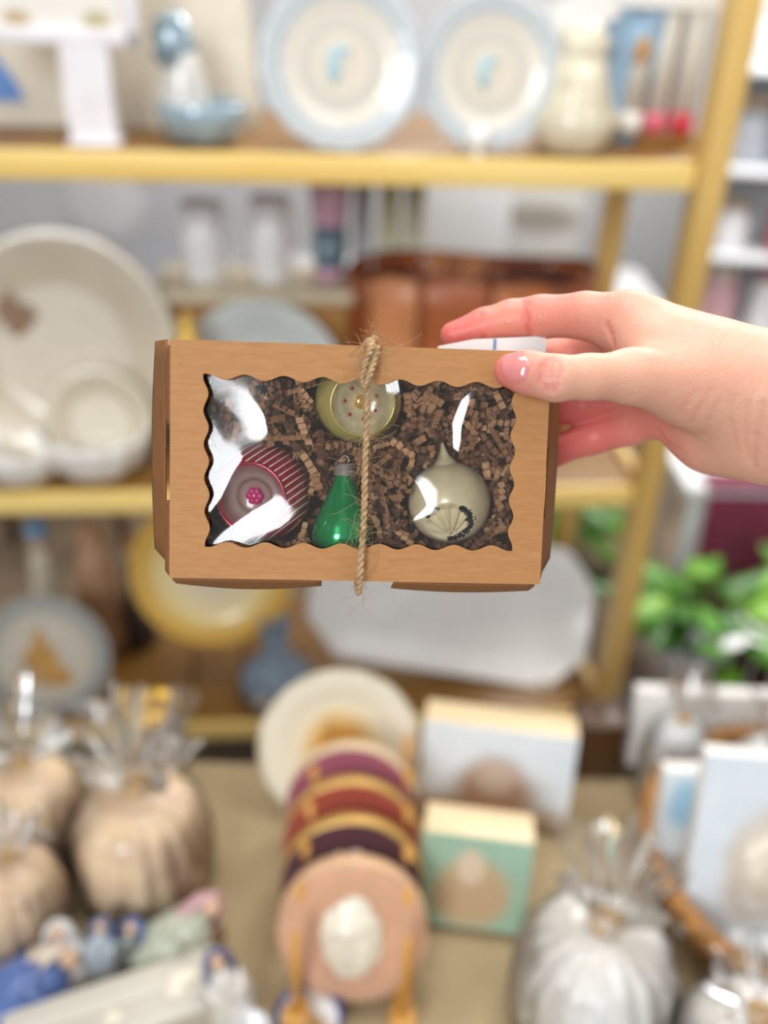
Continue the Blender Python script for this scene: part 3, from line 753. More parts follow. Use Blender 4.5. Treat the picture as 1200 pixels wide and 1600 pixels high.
# thumb nail: a curved plate seated on the thumb's front
def nail(u, v):
    # u along the nail (tip to cuticle), v across
    uu = u * 2 - 1; vv = v * 2 - 1
    rr = max(1e-6, math.hypot(uu, vv)); k = max(abs(uu), abs(vv)) / rr if rr > 1e-5 else 1
    k = k ** 0.6
    x = 806 + 22.5 * uu * k; y = 574 + 23.5 * vv * k + 2.5 * uu
    # drop a ray on to the skin
    d = .345; dr = hp(x, y, 1.0)
    for _ in range(60):
        s = hand_sdf((dr * d)[None])[0]
        if s < 1e-5: break
        d += max(s, 1e-5)
    lift = .00045 * (1 - (k * rr) ** 6) if rr * k < 1 else -.0001
    q = dr * (d - lift); return tuple(np.array(CAM) + A @ q - np.array(base))
nl = obj('thumb_nail', sheet(nail, 18, 18), M('nail', c(228, 140, 138), 0.16, var=0.08, scale=200, coat=0.8), hand)
nl['label'] = 'glossy pink thumb nail'

# ================================================================== things on the shelf, the table and beyond
def cc3(*a): return c(*a)
GLAZE = lambda name, col, **k: M(name, col, k.pop('rough', 0.22), var=k.pop('var', 0.06), scale=k.pop('scale', 25), coat=k.pop('coat', 0.5), **k)
PLATE = [(0.0001, 0.012), (0.50, 0.012), (0.60, 0.016), (0.66, 0.040), (0.70, 0.055), (0.90, 0.085), (0.985, 0.100), (1.0, 0.094), (0.985, 0.082), (0.70, 0.035), (0.58, 0.0), (0.0001, 0.0)]
def plate_prof(r, dp=1.0): return [(max(a * r, 1e-5), b * r * dp) for a, b in PLATE]
def standing_plate(name, label, p, r, mat, lean=14, turn=0.0, cat='plate', group=None, dp=1.0, wave=None, foot=True, part='dish'):
    t = thing(name, label, cat, p, PH + R(turn), group)
    L = R(lean)
    o = obj(part, lathe(plate_prof(r, dp), 64, wave), mat, t, loc=(0, 0, r * math.cos(L)), rot=(PI / 2 - L, 0, 0))
    if foot: obj('foot_ring', lathe([(0.56 * r, 0.001), (0.57 * r, -0.03 * r), (0.53 * r, -0.03 * r), (0.52 * r, 0.001)], 48), mat, t, loc=(0, 0, r * math.cos(L)), rot=(PI / 2 - L, 0, 0))
    return t, o

# ---- top shelf
p = shelf_pt(1, 190, 0.20); m_ = mpp(p)
t = thing('linen_canvas', 'large beige linen canvas leaning at the back of the top shelf, left', 'canvas', p, PH)
cw, ch = 430 * m_, 0.42
cvm = M('beige_linen', c(224, 216, 200), 0.85, var=0.05, scale=30, bump=0.3, bscale=500)
obj('canvas_face', prism([(-cw / 2, 0.0), (cw / 2, 0.0), (cw / 2 - 0.03, ch), (-cw / 2, ch)], 0.004, -0.004), cvm, t, False)
obj('stretcher_frame', prism([(-cw / 2, 0.0), (cw / 2, 0.0), (cw / 2 - 0.03, ch), (-cw / 2, ch)], 0.020, 0.0005), M('raw_pine', c(206, 170, 116), 0.7), t, False)
q = on_y(8, 120, p[1]); x_ = (q - np.array(p)) @ E_; z_ = q[2] - SZ[1]
bl = obj('blue_patch', prism([(x_ - 40 * m_, z_ - 32 * m_), (x_ + 30 * m_, z_ - 30 * m_), (x_ + 22 * m_, z_ - 5 * m_), (x_ - 12 * m_, z_ + 45 * m_), (x_ - 40 * m_, z_ + 60 * m_)], 0.003, -0.008), M('blue_felt', c(110, 150, 214), 0.9), t, False)
bl['label'] = 'cornflower blue painted triangle'

p = shelf_pt(1, 150, 0.05); m_ = mpp(p)
t = thing('pedestal_sign', 'white pedestal holding a white framed card at the top left', 'sign', p, PH)
WM = GLAZE('matte_white', c(232, 230, 236), rough=0.5, coat=0.0)
hz = top_z(p, 70) - SZ[1]
obj('pedestal', prism([(-34 * m_, 0), (36 * m_, 0), (32 * m_, 0.45 * hz), (34 * m_, hz), (-36 * m_, hz), (-38 * m_, 0.45 * hz)], 0.045, -0.01), WM, t, False)
obj('base_plate', box(80 * m_, 0.07, 0.006, (0, 0.012, 0.003), 0.001), WM, t, 'auto')
fw_, fh_ = 235 * m_, 0.15
fr = obj('frame', join(box(fw_, 0.016, 0.022, (-0.035, 0.0, hz + 0.011), 0.003), box(fw_, 0.016, 0.022, (-0.035, 0.0, hz + fh_), 0.003), box(0.022, 0.016, fh_, (-0.035 - fw_ / 2 + 0.011, 0, hz + fh_ / 2), 0.003), box(0.022, 0.016, fh_, (-0.035 + fw_ / 2 - 0.011, 0, hz + fh_ / 2), 0.003)), WM, t, 'auto')
obj('card_face', box(fw_ - 0.03, 0.006, fh_ - 0.02, (-0.035, 0.004, hz + fh_ / 2)), paint('card_print', c(236, 232, 228), c(228, 222, 214), [(-0.09, hz + 0.03, 0.02, 0.012, c(190, 168, 132)), (0.02, hz + 0.03, 0.02, 0.014, c(186, 176, 140))]), t, False)

def dish_with_figure(name, label, px, s, wpx, top_py, m1, m2, cat='figurine'):
    p = shelf_pt(1, px, s); m = mpp(p); t = thing(name, label, cat, p, PH)
    r = wpx / 2 * m; h = top_z(p, top_py) - SZ[1]
    bowl = [(0.0001, 0.0), (0.62 * r, 0), (0.80 * r, 0.12 * r), (0.96 * r, 0.5 * r), (1.0 * r, 0.82 * r), (0.97 * r, 0.86 * r), (0.90 * r, 0.80 * r), (0.7 * r, 0.3 * r), (0.0001, 0.22 * r)]
    return t, p, m, r, h, bowl
SB = M('silver_blue_glaze', c(158, 180, 194), 0.18, var=0.25, scale=40, metal=0.25, coat=0.8)
t, p, m_, r, h, bowl = dish_with_figure('ceramic_dish', 'silver blue glazed ceramic dish with a beaded figure on its left side', 318, 0.08, 140, 22, SB, SB)
obj('bowl', lathe(bowl, 48), SB, t)
hx_ = -0.45 * r
body_ = [(0.0001, 0.2 * r), (0.50 * r, 0.25 * r), (0.52 * r, 0.9 * r), (0.44 * r, 1.3 * r), (0.34 * r, h - 0.85 * r), (0.20 * r, h - 0.6 * r), (0.0001, h - 0.55 * r)]
obj('figure_torso', tf(lathe(body_, 32), (hx_ + 0.1 * r, 0, 0)), M('pearl_glaze', c(206, 204, 200), 0.25, var=0.2, scale=60, coat=0.6), t)
hd = obj('figure_head', lump(0.42 * r, 0.40 * r, 0.62 * r, 0.12, 3, 3, 2, (hx_ - 0.05 * r, 0, h - 0.55 * r)), SB, t)
for k in range(22):
    a = random.uniform(0, 2 * PI); e = random.uniform(-0.9, 0.9)
    obj('bead', lump(0.10 * r, 0.10 * r, 0.10 * r, 0.05, 2, 2, k, (hx_ - 0.05 * r + 0.40 * r * math.cos(a) * math.cos(e), 0.39 * r * math.sin(a) * math.cos(e), h - 0.55 * r + 0.58 * r * math.sin(e))), M('dark_silver_bead', c(120, 136, 146), 0.2, metal=0.5, var=0.3, scale=200), hd)
CG = M('cream_antique_glaze', c(220, 212, 190), 0.2, var=0.16, scale=45, coat=0.8)
t, p, m_, r, h, bowl = dish_with_figure('ceramic_dish', 'cream antiqued ceramic dish with a bell shaped figure standing in it', 890, 0.07, 138, 32, CG, CG)
obj('bowl', lathe(bowl, 48), CG, t)
obj('figure_skirt', lathe([(0.0001, 0.22 * r), (0.86 * r, 0.5 * r), (0.80 * r, 1.0 * r), (0.62 * r, 1.5 * r), (0.50 * r, 1.95 * r), (0.0001, 2.0 * r)], 48, lambda a, i: 1 + 0.04 * math.sin(9 * a)), CG, t)
obj('figure_torso', lathe([(0.48 * r, 1.9 * r), (0.56 * r, 2.3 * r), (0.50 * r, h - 0.25 * r), (0.32 * r, h - 0.05 * r), (0.0001, h)], 40, lambda a, i: 1 + 0.05 * math.sin(7 * a)), CG, t)

pst = [(0.0, c(220, 210, 192)), (0.10, c(214, 206, 192)), (0.34, c(220, 212, 198)), (0.42, c(198, 194, 186)), (0.60, c(222, 216, 206)), (0.72, c(220, 214, 204)), (0.78, c(160, 182, 200)), (0.86, c(208, 208, 204)), (0.95, c(172, 188, 202)), (1.0, c(218, 214, 206))]
for i, (px, s, rpx, lab) in enumerate(((532, 0.05, 122, 'round blue rimmed stoneware plate standing upright beside the beaded figure dish'), (756, 0.075, 110, 'round blue rimmed stoneware plate standing upright beside the cream figure dish'))):
    p = shelf_pt(1, px, s); r = rpx * mpp(p)
    pm = radial('blue_rim_plate_%d' % i, pst, r, wob=0.05)
    t, o = standing_plate('stoneware_plate', lab, p, r, pm, 10, cat='plate', group='blue rimmed plates on the top shelf', wave=lambda a, k: 1 + 0.012 * math.sin(16 * a))
    obj('motif', tf(join(lump(0.12 * r, 0.05 * r, 0.004, 0.3, 3, 3, i, (0, 0.16 * r, 0.0)), lump(0.08 * r, 0.20 * r, 0.004, 0.3, 3, 3, i + 5, (-0.09 * r, -0.02 * r, 0))), (0, 0, 0.013 * r)), M('pale_blue_motif', c(170, 206, 220), 0.3, var=0.25, scale=90, coat=0.4), o)
    st_ = obj('wire_stand', join(*[tube([(sx * 0.35 * r, 0.30 * r, 0.002), (sx * 0.35 * r, -0.10 * r, 0.002), (sx * 0.35 * r, -0.16 * r, 0.10 * r)], 0.0022, 8) for sx in (-1, 1)]), M('white_wire', c(240, 240, 240), 0.3), t)
p = shelf_pt(1, 746, 0.012); m_ = mpp(p)
t = thing('plate_glint', 'tiny glossy white ball added as the glint on the right hand plate', 'knob', p, PH)  # white ball added in place of a bright highlight by the plate
obj('glint_ball', lump(17 * m_, 15 * m_, 17 * m_, 0.0, 1, 3, 0, (0, 0, 27 * m_)), GLAZE('glint_white', c(246, 246, 246), rough=0.08), t)
obj('glint_foot', lathe([(0.0001, 0), (10 * m_, 0), (7 * m_, 6 * m_), (6 * m_, 14 * m_)], 24), GLAZE('glint_white', c(246, 246, 246)), t)

p = shelf_pt(1, 968, 0.16); m_ = mpp(p)
t = thing('mottled_vase', 'tall mottled blue vase standing behind the cream figure dish', 'vase', p, PH)
vm = M('mottled_blue', c(146, 178, 206), 0.3, var=0.45, scale=35, coat=0.4)
hh = top_z(p, -40) - SZ[1]
obj('vase_body', lathe([(0.0001, 0), (34 * m_, 0), (30 * m_, 0.15 * hh), (34 * m_, 0.4 * hh), (48 * m_, 0.7 * hh), (40 * m_, 0.92 * hh), (44 * m_, hh), (40 * m_, hh), (34 * m_, 0.9 * hh)], 40), vm, t)
obj('tan_spot', lump(14 * m_, 8 * m_, 26 * m_, 0.3, 2, 3, 1, (0, -40 * m_, 0.60 * hh)), M('tan_glaze', c(190, 150, 100), 0.4), t)
p = shelf_pt(1, 985, 0.10)
t = thing('paper_tag', 'white folded paper tag hanging at the top right above the candles', 'tag', p, PH)
zt = top_z(p, 12) - SZ[1]
obj('tag_sheet', join(tf(box(0.17, 0.0012, 0.06, (0.0, 0, 0.03)), (0.03, 0, zt), (0.1, 0, 0)), tf(box(0.10, 0.0012, 0.06, (0, 0, 0.03)), (-0.09, 0.004, zt - 0.035), (0.1, R(-28), 0))), M('white_paper', c(236, 236, 236)), t, False)
obj('tag_string', tube([(0.03, 0.03, zt + 0.05), (0.03, 0.06, zt + 0.12), (0.03, 0.08, zt + 0.2)], 0.0008, 6), M('white_string', c(230, 225, 215)), t)
rk = shelf_pt(1, 1040, 0.15); m_ = mpp(rk)
t = thing('candle_rack', 'slim brown wooden rack holding pale candles beside the right post', 'rack', rk, PH)
RB = wood('brown_rack_wood', c(120, 80, 30), c(148, 104, 46), axis=(1, 1, 0.15))
obj('rack_base', box(120 * m_, 0.09, 0.02, (0, 0, 0.01), 0.002), RB, t, 'auto')
for k in range(3): obj('rack_rod', box(15 * m_, 0.012, 0.30, (-40 * m_ + k * 40 * m_, 0.03, 0.17), 0.001), RB, t, 'auto')
for k, (dx, red_) in enumerate(((-58, False), (-20, True), (22, True))):
    lab = ['pale taper candle with a cream foot, leftmost in the brown rack', 'pale taper candle with a pink red foot in the middle of the brown rack', 'pale taper candle with a bright red foot nearest the right post'][k]
    pc = shelf_pt(1, 1040 + dx, 0.13, 0.02)
    cdl = thing('taper_candle', lab, 'candle', pc, PH, 'taper candles in the brown rack')
    obj('wax_stick', lathe([(0.0001, 0.035), (16 * m_, 0.035), (15 * m_, 0.25), (6 * m_, 0.262), (0.0001, 0.264)], 24), M('pale_wax', c(236, 234, 228), 0.35, var=0.04), cdl)
    obj('wick', tube([(0, 0, 0.262), (0.001, 0, 0.272)], 0.0008, 6), M('wick', c(60, 50, 44)), cdl)
    obj('foot_glass', lathe([(0.0001, 0), (15 * m_, 0), (19 * m_, 0.015), (15 * m_, 0.036), (0.0001, 0.037)], 24), M('red_foot', c(206, 40, 66), 0.2, coat=0.6) if k == 2 else (M('pink_foot', c(214, 96, 116), 0.2, coat=0.6) if red_ else M('pale_wax', c(222, 220, 212))), cdl)

# ---- middle shelf
p = shelf_pt(2, 118, 0.16); m_ = mpp(p); r = 172 * m_
heart_px = (45, 487)
t, o = standing_plate('cream_platter', 'large cream ceramic platter with a brown leaf mark standing on the middle shelf', p, r, GLAZE('cream_glaze', c(206, 194, 172), rough=0.3), 16, cat='platter', foot=True)
lf = [(0.0, -0.14), (0.07, -0.10), (0.13, -0.02), (0.09, 0.05), (0.03, 0.06), (-0.02, 0.13), (-0.09, 0.10), (-0.10, 0.0), (-0.05, -0.08)]
lv, lf_ = prism([(x * r * 1.5, z * r * 1.5) for x, z in lf], 0.003)
obj('leaf_mark', tf((lv, lf_), (-0.36 * r, 0.30 * r, 0.026 * r), (-PI / 2, 0, 0)), M('brown_leaf', c(128, 84, 28), 0.4), o, 'auto')
p = shelf_pt(2, 165, 0.085); m_ = mpp(p)
standing_plate('cream_side_plate', 'smaller cream ceramic plate leaning on the large cream platter', p, 82 * m_, GLAZE('cream_glaze2', c(200, 190, 168), rough=0.3), 20, cat='plate', dp=1.5)
def scallop_bowl(label, px, s, rpx, n):
    p = shelf_pt(2, px, s); m = mpp(p); r = rpx * m
    t = thing('scalloped_bowl', label, 'bowl', p, PH, 'white scalloped bowls on the middle shelf')
    pr = [(0.0001, 0.0), (0.42 * r, 0), (0.62 * r, 0.08 * r), (0.85 * r, 0.35 * r), (0.97 * r, 0.72 * r), (1.0 * r, 0.92 * r), (0.97 * r, 0.95 * r), (0.93 * r, 0.90 * r), (0.8 * r, 0.4 * r), (0.5 * r, 0.14 * r), (0.0001, 0.10 * r)]
    g = GLAZE('white_glaze', c(244, 242, 238), rough=0.18)
    obj('bowl_body', lathe(pr, 72, lambda a, i: (1 + (0.035 * math.sin(n * a) if 3 <= i <= 8 else 0), (0.05 * r * math.sin(n * a) if 5 <= i <= 7 else 0))), g, t)
    obj('foot_ring', lathe([(0.44 * r, 0.004), (0.46 * r, 0.0), (0.40 * r, 0.0), (0.38 * r, 0.004)], 40), g, t)
scallop_bowl('white scalloped bowl nearest the held box on the middle shelf', 156, 0.07, 84, 12)
scallop_bowl('white scalloped bowl at the left edge on the middle shelf', 40, 0.05, 72, 12)
# crate riser, mugs and vases
rp = shelf_pt(2, 408, 0.26); m_ = mpp(rp); zr_ = top_z(shelf_pt(2, 408, 0.20), 450) - SZ[2]
t = thing('wooden_riser', 'low brown wooden riser with a cream top on the middle shelf', 'riser', rp, PH)
rw = 275 * m_
obj('top_board', box(rw, 0.17, 0.022, (0, 0.0, zr_ - 0.011), 0.003), M('cream_paint', c(214, 200, 172), 0.5), t, 'auto')
BRW = wood('brown_riser_wood', c(150, 104, 52), c(178, 130, 74))
for k in range(3): obj('front_slat', box(rw - 0.02, 0.012, zr_ / 3 - 0.008, (0, -0.07, zr_ / 3 * (k + 0.5) - 0.008), 0.002), BRW, t, 'auto')
for sx in (-1, 1): obj('end_board', box(0.014, 0.14, zr_ - 0.023, (sx * (rw / 2 - 0.012), 0.006, (zr_ - 0.023) / 2), 0.002), BRW, t, 'auto')
def mug(label, px, s, wpx, hpx, mat, handle=1):
    p = shelf_pt(2, px, s, zr_); m = mpp(p); r = wpx / 2 * m; h = hpx * m
    t = thing('tall_mug', label, 'mug', p, PH, 'white mugs on the riser')
    obj('cup', lathe([(0.0001, 0), (0.85 * r, 0), (0.95 * r, 0.05 * h), (1.0 * r, 0.5 * h), (0.98 * r, h), (0.92 * r, h), (0.92 * r, 0.5 * h), (0.85 * r, 0.08 * h), (0.0001, 0.07 * h)], 40), mat, t)
    obj('handle', tube([(handle * r * (0.93 + 0.75 * math.sin(a)), 0, h * (0.5 + 0.32 * math.cos(a))) for a in np.linspace(0, PI, 12)], 0.09 * r, 8), mat, t)
MW = GLAZE('mug_white', c(250, 250, 255), rough=0.2)
mug('tall white mug at the left end of the riser', 322, 0.25, 66, 118, MW, 1)
mug('tall white mug in the middle of the riser with handle to the right', 424, 0.25, 62, 126, MW, 1)
p = shelf_pt(2, 515, 0.25, zr_); m_ = mpp(p)
t = thing('two_tone_vase', 'narrow vase with pink top and teal base at the right end of the riser', 'vase', p, PH)
obj('teal_base', lathe([(0.0001, 0), (22 * m_, 0), (25 * m_, 30 * m_), (26 * m_, 88 * m_), (0.0001, 89 * m_)], 32), GLAZE('teal_glaze', c(96, 120, 136), var=0.2), t)
obj('pink_top', lathe([(26 * m_, 87 * m_), (30 * m_, 120 * m_), (34 * m_, 175 * m_), (31 * m_, 175 * m_), (24 * m_, 100 * m_), (0.0001, 92 * m_)], 32), GLAZE('pink_glaze', c(206, 164, 184)), t)
obj('pink_foot', lathe([(0.0001, 0.0), (24 * m_, 0.0), (25.6 * m_, 22 * m_), (24.6 * m_, 24 * m_)], 32), GLAZE('pink_glaze', c(206, 164, 184)), t)
p = shelf_pt(2, 410, 0.12); m_ = mpp(p)
standing_plate('grey_plate', 'pale blue grey plate standing in front of the riser, behind the box', p, 84 * m_ * 1.5, GLAZE('grey_blue_glaze', c(190, 196, 196), rough=0.25), 12)
p = shelf_pt(2, 308, 0.05); m_ = mpp(p)
t = thing('brass_jar', 'small yellow brass jar beside the grey plate, behind the box corner', 'jar', p, PH)
zt = top_z(p, 490) - SZ[2]
obj('jar_body', lathe([(0.0001, 0), (20 * m_, 0), (26 * m_, 0.2 * zt), (24 * m_, 0.8 * zt), (14 * m_, 0.92 * zt), (0.0001, 0.93 * zt)], 32), M('brass', c(200, 164, 84), 0.3, metal=0.6), t)
obj('jar_lid', lathe([(16 * m_, 0.91 * zt), (16 * m_, 0.95 * zt), (5 * m_, 0.97 * zt), (6 * m_, zt), (0.0001, zt)], 24), M('brass', c(200, 164, 84)), t)
# glass cylinders behind the copper drum
for k, (px, wpx, col, lab) in enumerate(((560, 26, c(196, 198, 206), 'slim grey white pillar beside the pink and teal vase'), (597, 30, c(220, 218, 184), 'slim pale yellow pillar behind the leather bucket, left one'), (632, 30, c(222, 220, 192), 'slim pale yellow pillar behind the leather bucket, right one'))):
    p = shelf_pt(2, px, 0.34); m_ = mpp(p); zb = top_z(p, 262) - SZ[2]
    t = thing('pillar_vase', lab, 'vase', p, PH, 'slim pillar vases on the middle shelf')
    cm_ = GLAZE('pillar_%d' % k, col, rough=0.3)
    obj('column', lathe([(0.0001, 0.012), (wpx * .5 * m_, 0.012), (wpx * .5 * m_, zb), (wpx * .4 * m_, zb), (wpx * .4 * m_, 0.05), (0.0001, 0.05)], 28), cm_, t)
    obj('base', lathe([(0.0001, 0), (wpx * .62 * m_, 0), (wpx * .62 * m_, 0.01), (wpx * .5 * m_, 0.016)], 28), cm_, t)
# leather bucket made of panels
p = shelf_pt(2, 718, 0.20); m_ = mpp(p); r = 178 * m_; hb = top_z(shelf_pt(2, 718, 0.20 - 0.08), 440) - SZ[2]
t = thing('leather_bucket', 'wide round bucket of stitched copper brown leather panels on the middle shelf', 'bucket', p, PH)
LP = [M('copper_leather_%d' % i, col, 0.38, var=0.14, scale=18, bump=0.25, bscale=120, coat=0.2) for i, col in enumerate((c(168, 92, 52), c(188, 112, 66), c(150, 78, 42), c(204, 134, 88)))]
npan = 11
for k in range(npan):
    a0 = 2 * PI * k / npan + 0.02 - 0.35; a1 = a0 + 2 * PI / npan - 0.035
    def fn(u, v, a0=a0, a1=a1):
        a = a0 + (a1 - a0) * u; rr = r * (0.94 + 0.06 * v) * (1 + 0.010 * math.sin(PI * u))
        return (rr * math.cos(a), 0.42 * rr * math.sin(a), 0.004 + hb * v + 0.006 * math.sin(a * 3 + 1) * v)
    obj('leather_panel', sheet(fn, 8, 6, 0.005), LP[k % 4], t)
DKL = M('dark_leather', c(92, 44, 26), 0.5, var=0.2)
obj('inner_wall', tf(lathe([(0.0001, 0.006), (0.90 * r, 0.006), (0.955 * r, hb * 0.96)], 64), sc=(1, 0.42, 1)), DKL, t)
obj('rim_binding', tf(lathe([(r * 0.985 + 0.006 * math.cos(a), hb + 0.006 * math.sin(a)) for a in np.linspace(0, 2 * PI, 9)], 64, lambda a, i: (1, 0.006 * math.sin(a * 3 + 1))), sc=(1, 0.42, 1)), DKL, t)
# bits of red brown cloth heaped in the bucket
for k, (dx, dy, sz_) in enumerate(((-0.3, 0.2, .28), (0.1, 0.35, .32), (0.42, 0.05, .26), (-0.05, -0.25, .3))):
    pc = np.array(p) + E_ * dx * r + N_ * dy * r * 0.4 + np.array([0, 0, hb * 0.80])
    cl = obj('cloth_bundle', lump(sz_ * r, sz_ * r * 0.4, 0.10 * hb, 0.35, 2.5, 3, k * 3.3), M('rust_cloth_%d' % k, [c(140, 50, 40), c(120, 66, 44), c(160, 92, 70), c(104, 52, 40)][k], 0.9), None, loc=pc)
    tag(cl, ['crumpled dark red cloth in the leather bucket, left', 'crumpled brown cloth at the back of the leather bucket', 'crumpled tan red cloth in the leather bucket, right', 'crumpled dark brown cloth at the front of the leather bucket'][k], 'cloth', 'cloths in the leather bucket')

# ---- bottom shelf
p = shelf_pt(3, 690, 0.10); m_ = mpp(p)
t = thing('white_tray', 'large white rectangular tray with cut corners leaning on the bottom shelf', 'tray', p, PH - R(5))
TW, TH_ = 440 * m_, 0.30
def octo(w, h, k): return [(-w / 2 + k, 0), (w / 2 - k, 0), (w / 2, k), (w / 2, h - k), (w / 2 - k, h), (-w / 2 + k, h), (-w / 2, h - k), (-w / 2, k)]
def off(poly, d, cx, cz):
    return [(cx + (x - cx) * (1 - d), cz + (z - cz) * (1 - d * 1.35)) for x, z in poly]
oc8 = octo(TW, TH_, 0.075); ic8 = off(oc8, 0.17, 0, TH_ / 2)
Vt = [(x, 0, z) for x, z in oc8] + [(x, 0.022, z) for x, z in ic8] + [(x, 0.012, z) for x, z in oc8] + [(x, 0.032, z) for x, z in ic8]
Ft = [tuple(range(8, 16)), tuple(range(31, 23, -1))]
for i in range(8):
    j = (i + 1) % 8; Ft += [(i, j, 8 + j, 8 + i), (16 + j, 16 + i, 24 + i, 24 + j), (j, i, 16 + i, 16 + j)]
WT = GLAZE('tray_white', c(250, 250, 250), rough=0.3, coat=0.2)
obj('tray_body', (Vt, Ft), WT, t, 'auto', rot=(R(-33), R(9), 0), loc=(0, 0, 0.030))
obj('rim_bead', tube([(x, -0.002, z) for x, z in oc8 + [oc8[0]]], 0.005, 8), WT, t, rot=(R(-33), R(9), 0), loc=(0, 0, 0.030))
p = shelf_pt(3, 345, 0.14, 0.0); m_ = mpp(p)
zc_ = top_z(p, 985) - SZ[3]
t = thing('plate_easel', 'small wooden easel holding the gold rimmed plate on the bottom shelf', 'easel', p, PH)
obj('easel_leg', tube([(-0.06, -0.02, 0), (-0.02, 0.03, 0.30)], 0.006, 8), BRW, t); obj('easel_leg', tube([(0.06, -0.02, 0), (0.02, 0.03, 0.30)], 0.006, 8), BRW, t)
obj('easel_leg', tube([(0, 0.14, 0), (0, 0.035, 0.30)], 0.006, 8), BRW, t); obj('ledge', box(0.18, 0.04, 0.012, (0, -0.022, max(zc_ - 0.006, 0.03) + 0.010), 0.002), BRW, t, 'auto')
pp = np.array(p) - N_ * 0.02; pp = np.array([pp[0], pp[1], SZ[3] + max(zc_, 0.036) + 0.012])
r = 116 * m_
standing_plate('gold_rim_plate', 'cream plate with a wide yellow gold rim below the held box', pp, r, radial('gold_rim', [(0.0, c(226, 214, 190)), (0.25, c(216, 204, 180)), (0.55, c(232, 214, 164)), (0.72, c(228, 200, 130)), (0.86, c(208, 160, 62)), (1.0, c(214, 172, 84))], r, wob=0.08), 14, cat='plate')
p = shelf_pt(3, 85, 0.07); m_ = mpp(p); r = 98 * m_
t, o = standing_plate('grey_rim_plate', 'grey rimmed round plate with a tan tree shape standing on the bottom shelf', p, r, radial('grey_rim', [(0.0, c(206, 200, 186)), (0.7, c(204, 198, 184)), (0.8, c(160, 164, 162)), (0.92, c(146, 150, 150)), (1.0, c(180, 180, 174))], r, wob=0.05), 16, cat='plate')
tree = [(-0.42, -0.5), (0.45, -0.5), (0.40, -0.25), (0.24, -0.15), (0.22, 0.1), (0.08, 0.2), (0.02, 0.45), (-0.08, 0.45), (-0.15, 0.15), (-0.28, 0.05), (-0.30, -0.2), (-0.45, -0.3)]
obj('tree_shape', tf(prism([(x * r, z * r) for x, z in tree], 0.006), (-0.05 * r, 0, 0.026 * r), (-PI / 2, 0, 0)), M('tan_wood_cutout', c(196, 150, 84), 0.6, var=0.2), o, 'auto')
p = shelf_pt(3, 433, 0.06); m_ = mpp(p)
t = thing('bulb_vase', 'blue grey bulb shaped vase with narrow neck on the bottom shelf', 'vase', p, PH)
BV = GLAZE('blue_grey_glaze', c(116, 134, 152), var=0.3, scale=35)
hh = top_z(p, 975) - SZ[3]; r = 58 * m_
obj('vase_body', lathe([(0.0001, 0), (0.5 * r, 0), (0.86 * r, 0.25 * r), (1.0 * r, 0.66 * r), (0.9 * r, 1.05 * r), (0.55 * r, 1.35 * r), (0.36 * r, 1.6 * r), (0.32 * r, hh * 0.9)], 40), BV, t)
obj('neck_lip', lathe([(0.32 * r, hh * 0.89), (0.42 * r, hh), (0.34 * r, hh), (0.26 * r, hh * 0.88)], 32), BV, t)
obj('pale_spot', lump(0.32 * r, 0.06 * r, 0.24 * r, 0.2, 3, 3, 4, (-0.28 * r, -0.90 * r, 0.66 * r)), GLAZE('pale_mauve_glaze', c(186, 170, 170)), t)
for k, (px, s, top, wpx, c1, c2, lab) in enumerate(((88, 0.26, 815, 60, c(206, 196, 176), c(110, 150, 190), 'slim cream figurine with a blue cap at the back of the bottom shelf'), (165, 0.28, 818, 90, c(186, 146, 112), c(176, 134, 96), 'tan brown figurine at the back of the bottom shelf'), (222, 0.27, 835, 50, c(70, 62, 58), c(150, 110, 60), 'dark figurine behind the box corner on the bottom shelf'))):
    p = shelf_pt(3, px, s); m_ = mpp(p); hh = top_z(p, top) - SZ[3]; r = wpx / 2 * m_
    t = thing('shelf_figurine', lab, 'figurine', p, PH, 'figurines at the back of the bottom shelf')
    obj('robe', lathe([(0.0001, 0), (1.0 * r, 0), (0.9 * r, 0.2 * hh), (0.62 * r, 0.6 * hh), (0.55 * r, 0.75 * hh), (0.2 * r, 0.82 * hh)], 28, lambda a, i: 1 + 0.06 * math.sin(7 * a)), M('robe_%d' % k, c1, 0.5, var=0.2), t)
    obj('head', lump(0.40 * r, 0.40 * r, 0.08 * hh + 0.1 * r, 0.05, 2, 3, k, (0, 0, 0.88 * hh)), M('robe_head_%d' % k, c(206, 172, 140), 0.5), t)
    obj('cap', lathe([(0.5 * r, 0.90 * hh), (0.55 * r, 0.95 * hh), (0.3 * r, hh), (0.0001, hh)], 24), M('robe_cap_%d' % k, c2, 0.4), t)

# ---- table: rack of round velvet boxes
def tb(px, py, dz=0.0): return on_z(px, py, TZ + dz)
fp0 = tb(548, 1560); m0 = mpp(fp0); RD = 113 * m0
rack = thing('plate_rack', 'honey wooden peg rack holding a row of round boxes on the table', 'rack', (fp0[0], fp0[1] + 0.105, TZ), 0)
HW = wood('honey_wood', c(190, 134, 54), c(216, 160, 78), scale=16, axis=(1, 1, 0.15))
for sx in (-0.052, 0.052):
    obj('rail', box(0.020, 0.30, 0.018, (sx, 0.0, 0.011), 0.003), HW, rack, 'auto')
    for k in range(6): obj('peg', tube([(sx, -0.135 + k * 0.052, 0.015), (sx, -0.135 + k * 0.052, 0.140)], 0.0046, 10), HW, rack)
    obj('foot', box(0.026, 0.022, 0.030, (sx, -0.142, 0.0155), 0.003), HW, rack, 'auto')
SHELLM = M('oyster_white', c(230, 222, 204), 0.35, var=0.16, scale=60, bump=0.4, bscale=160, coat=0.3)
GOLDE = M('gold_edge', c(206, 164, 92), 0.35, var=0.15, metal=0.35)
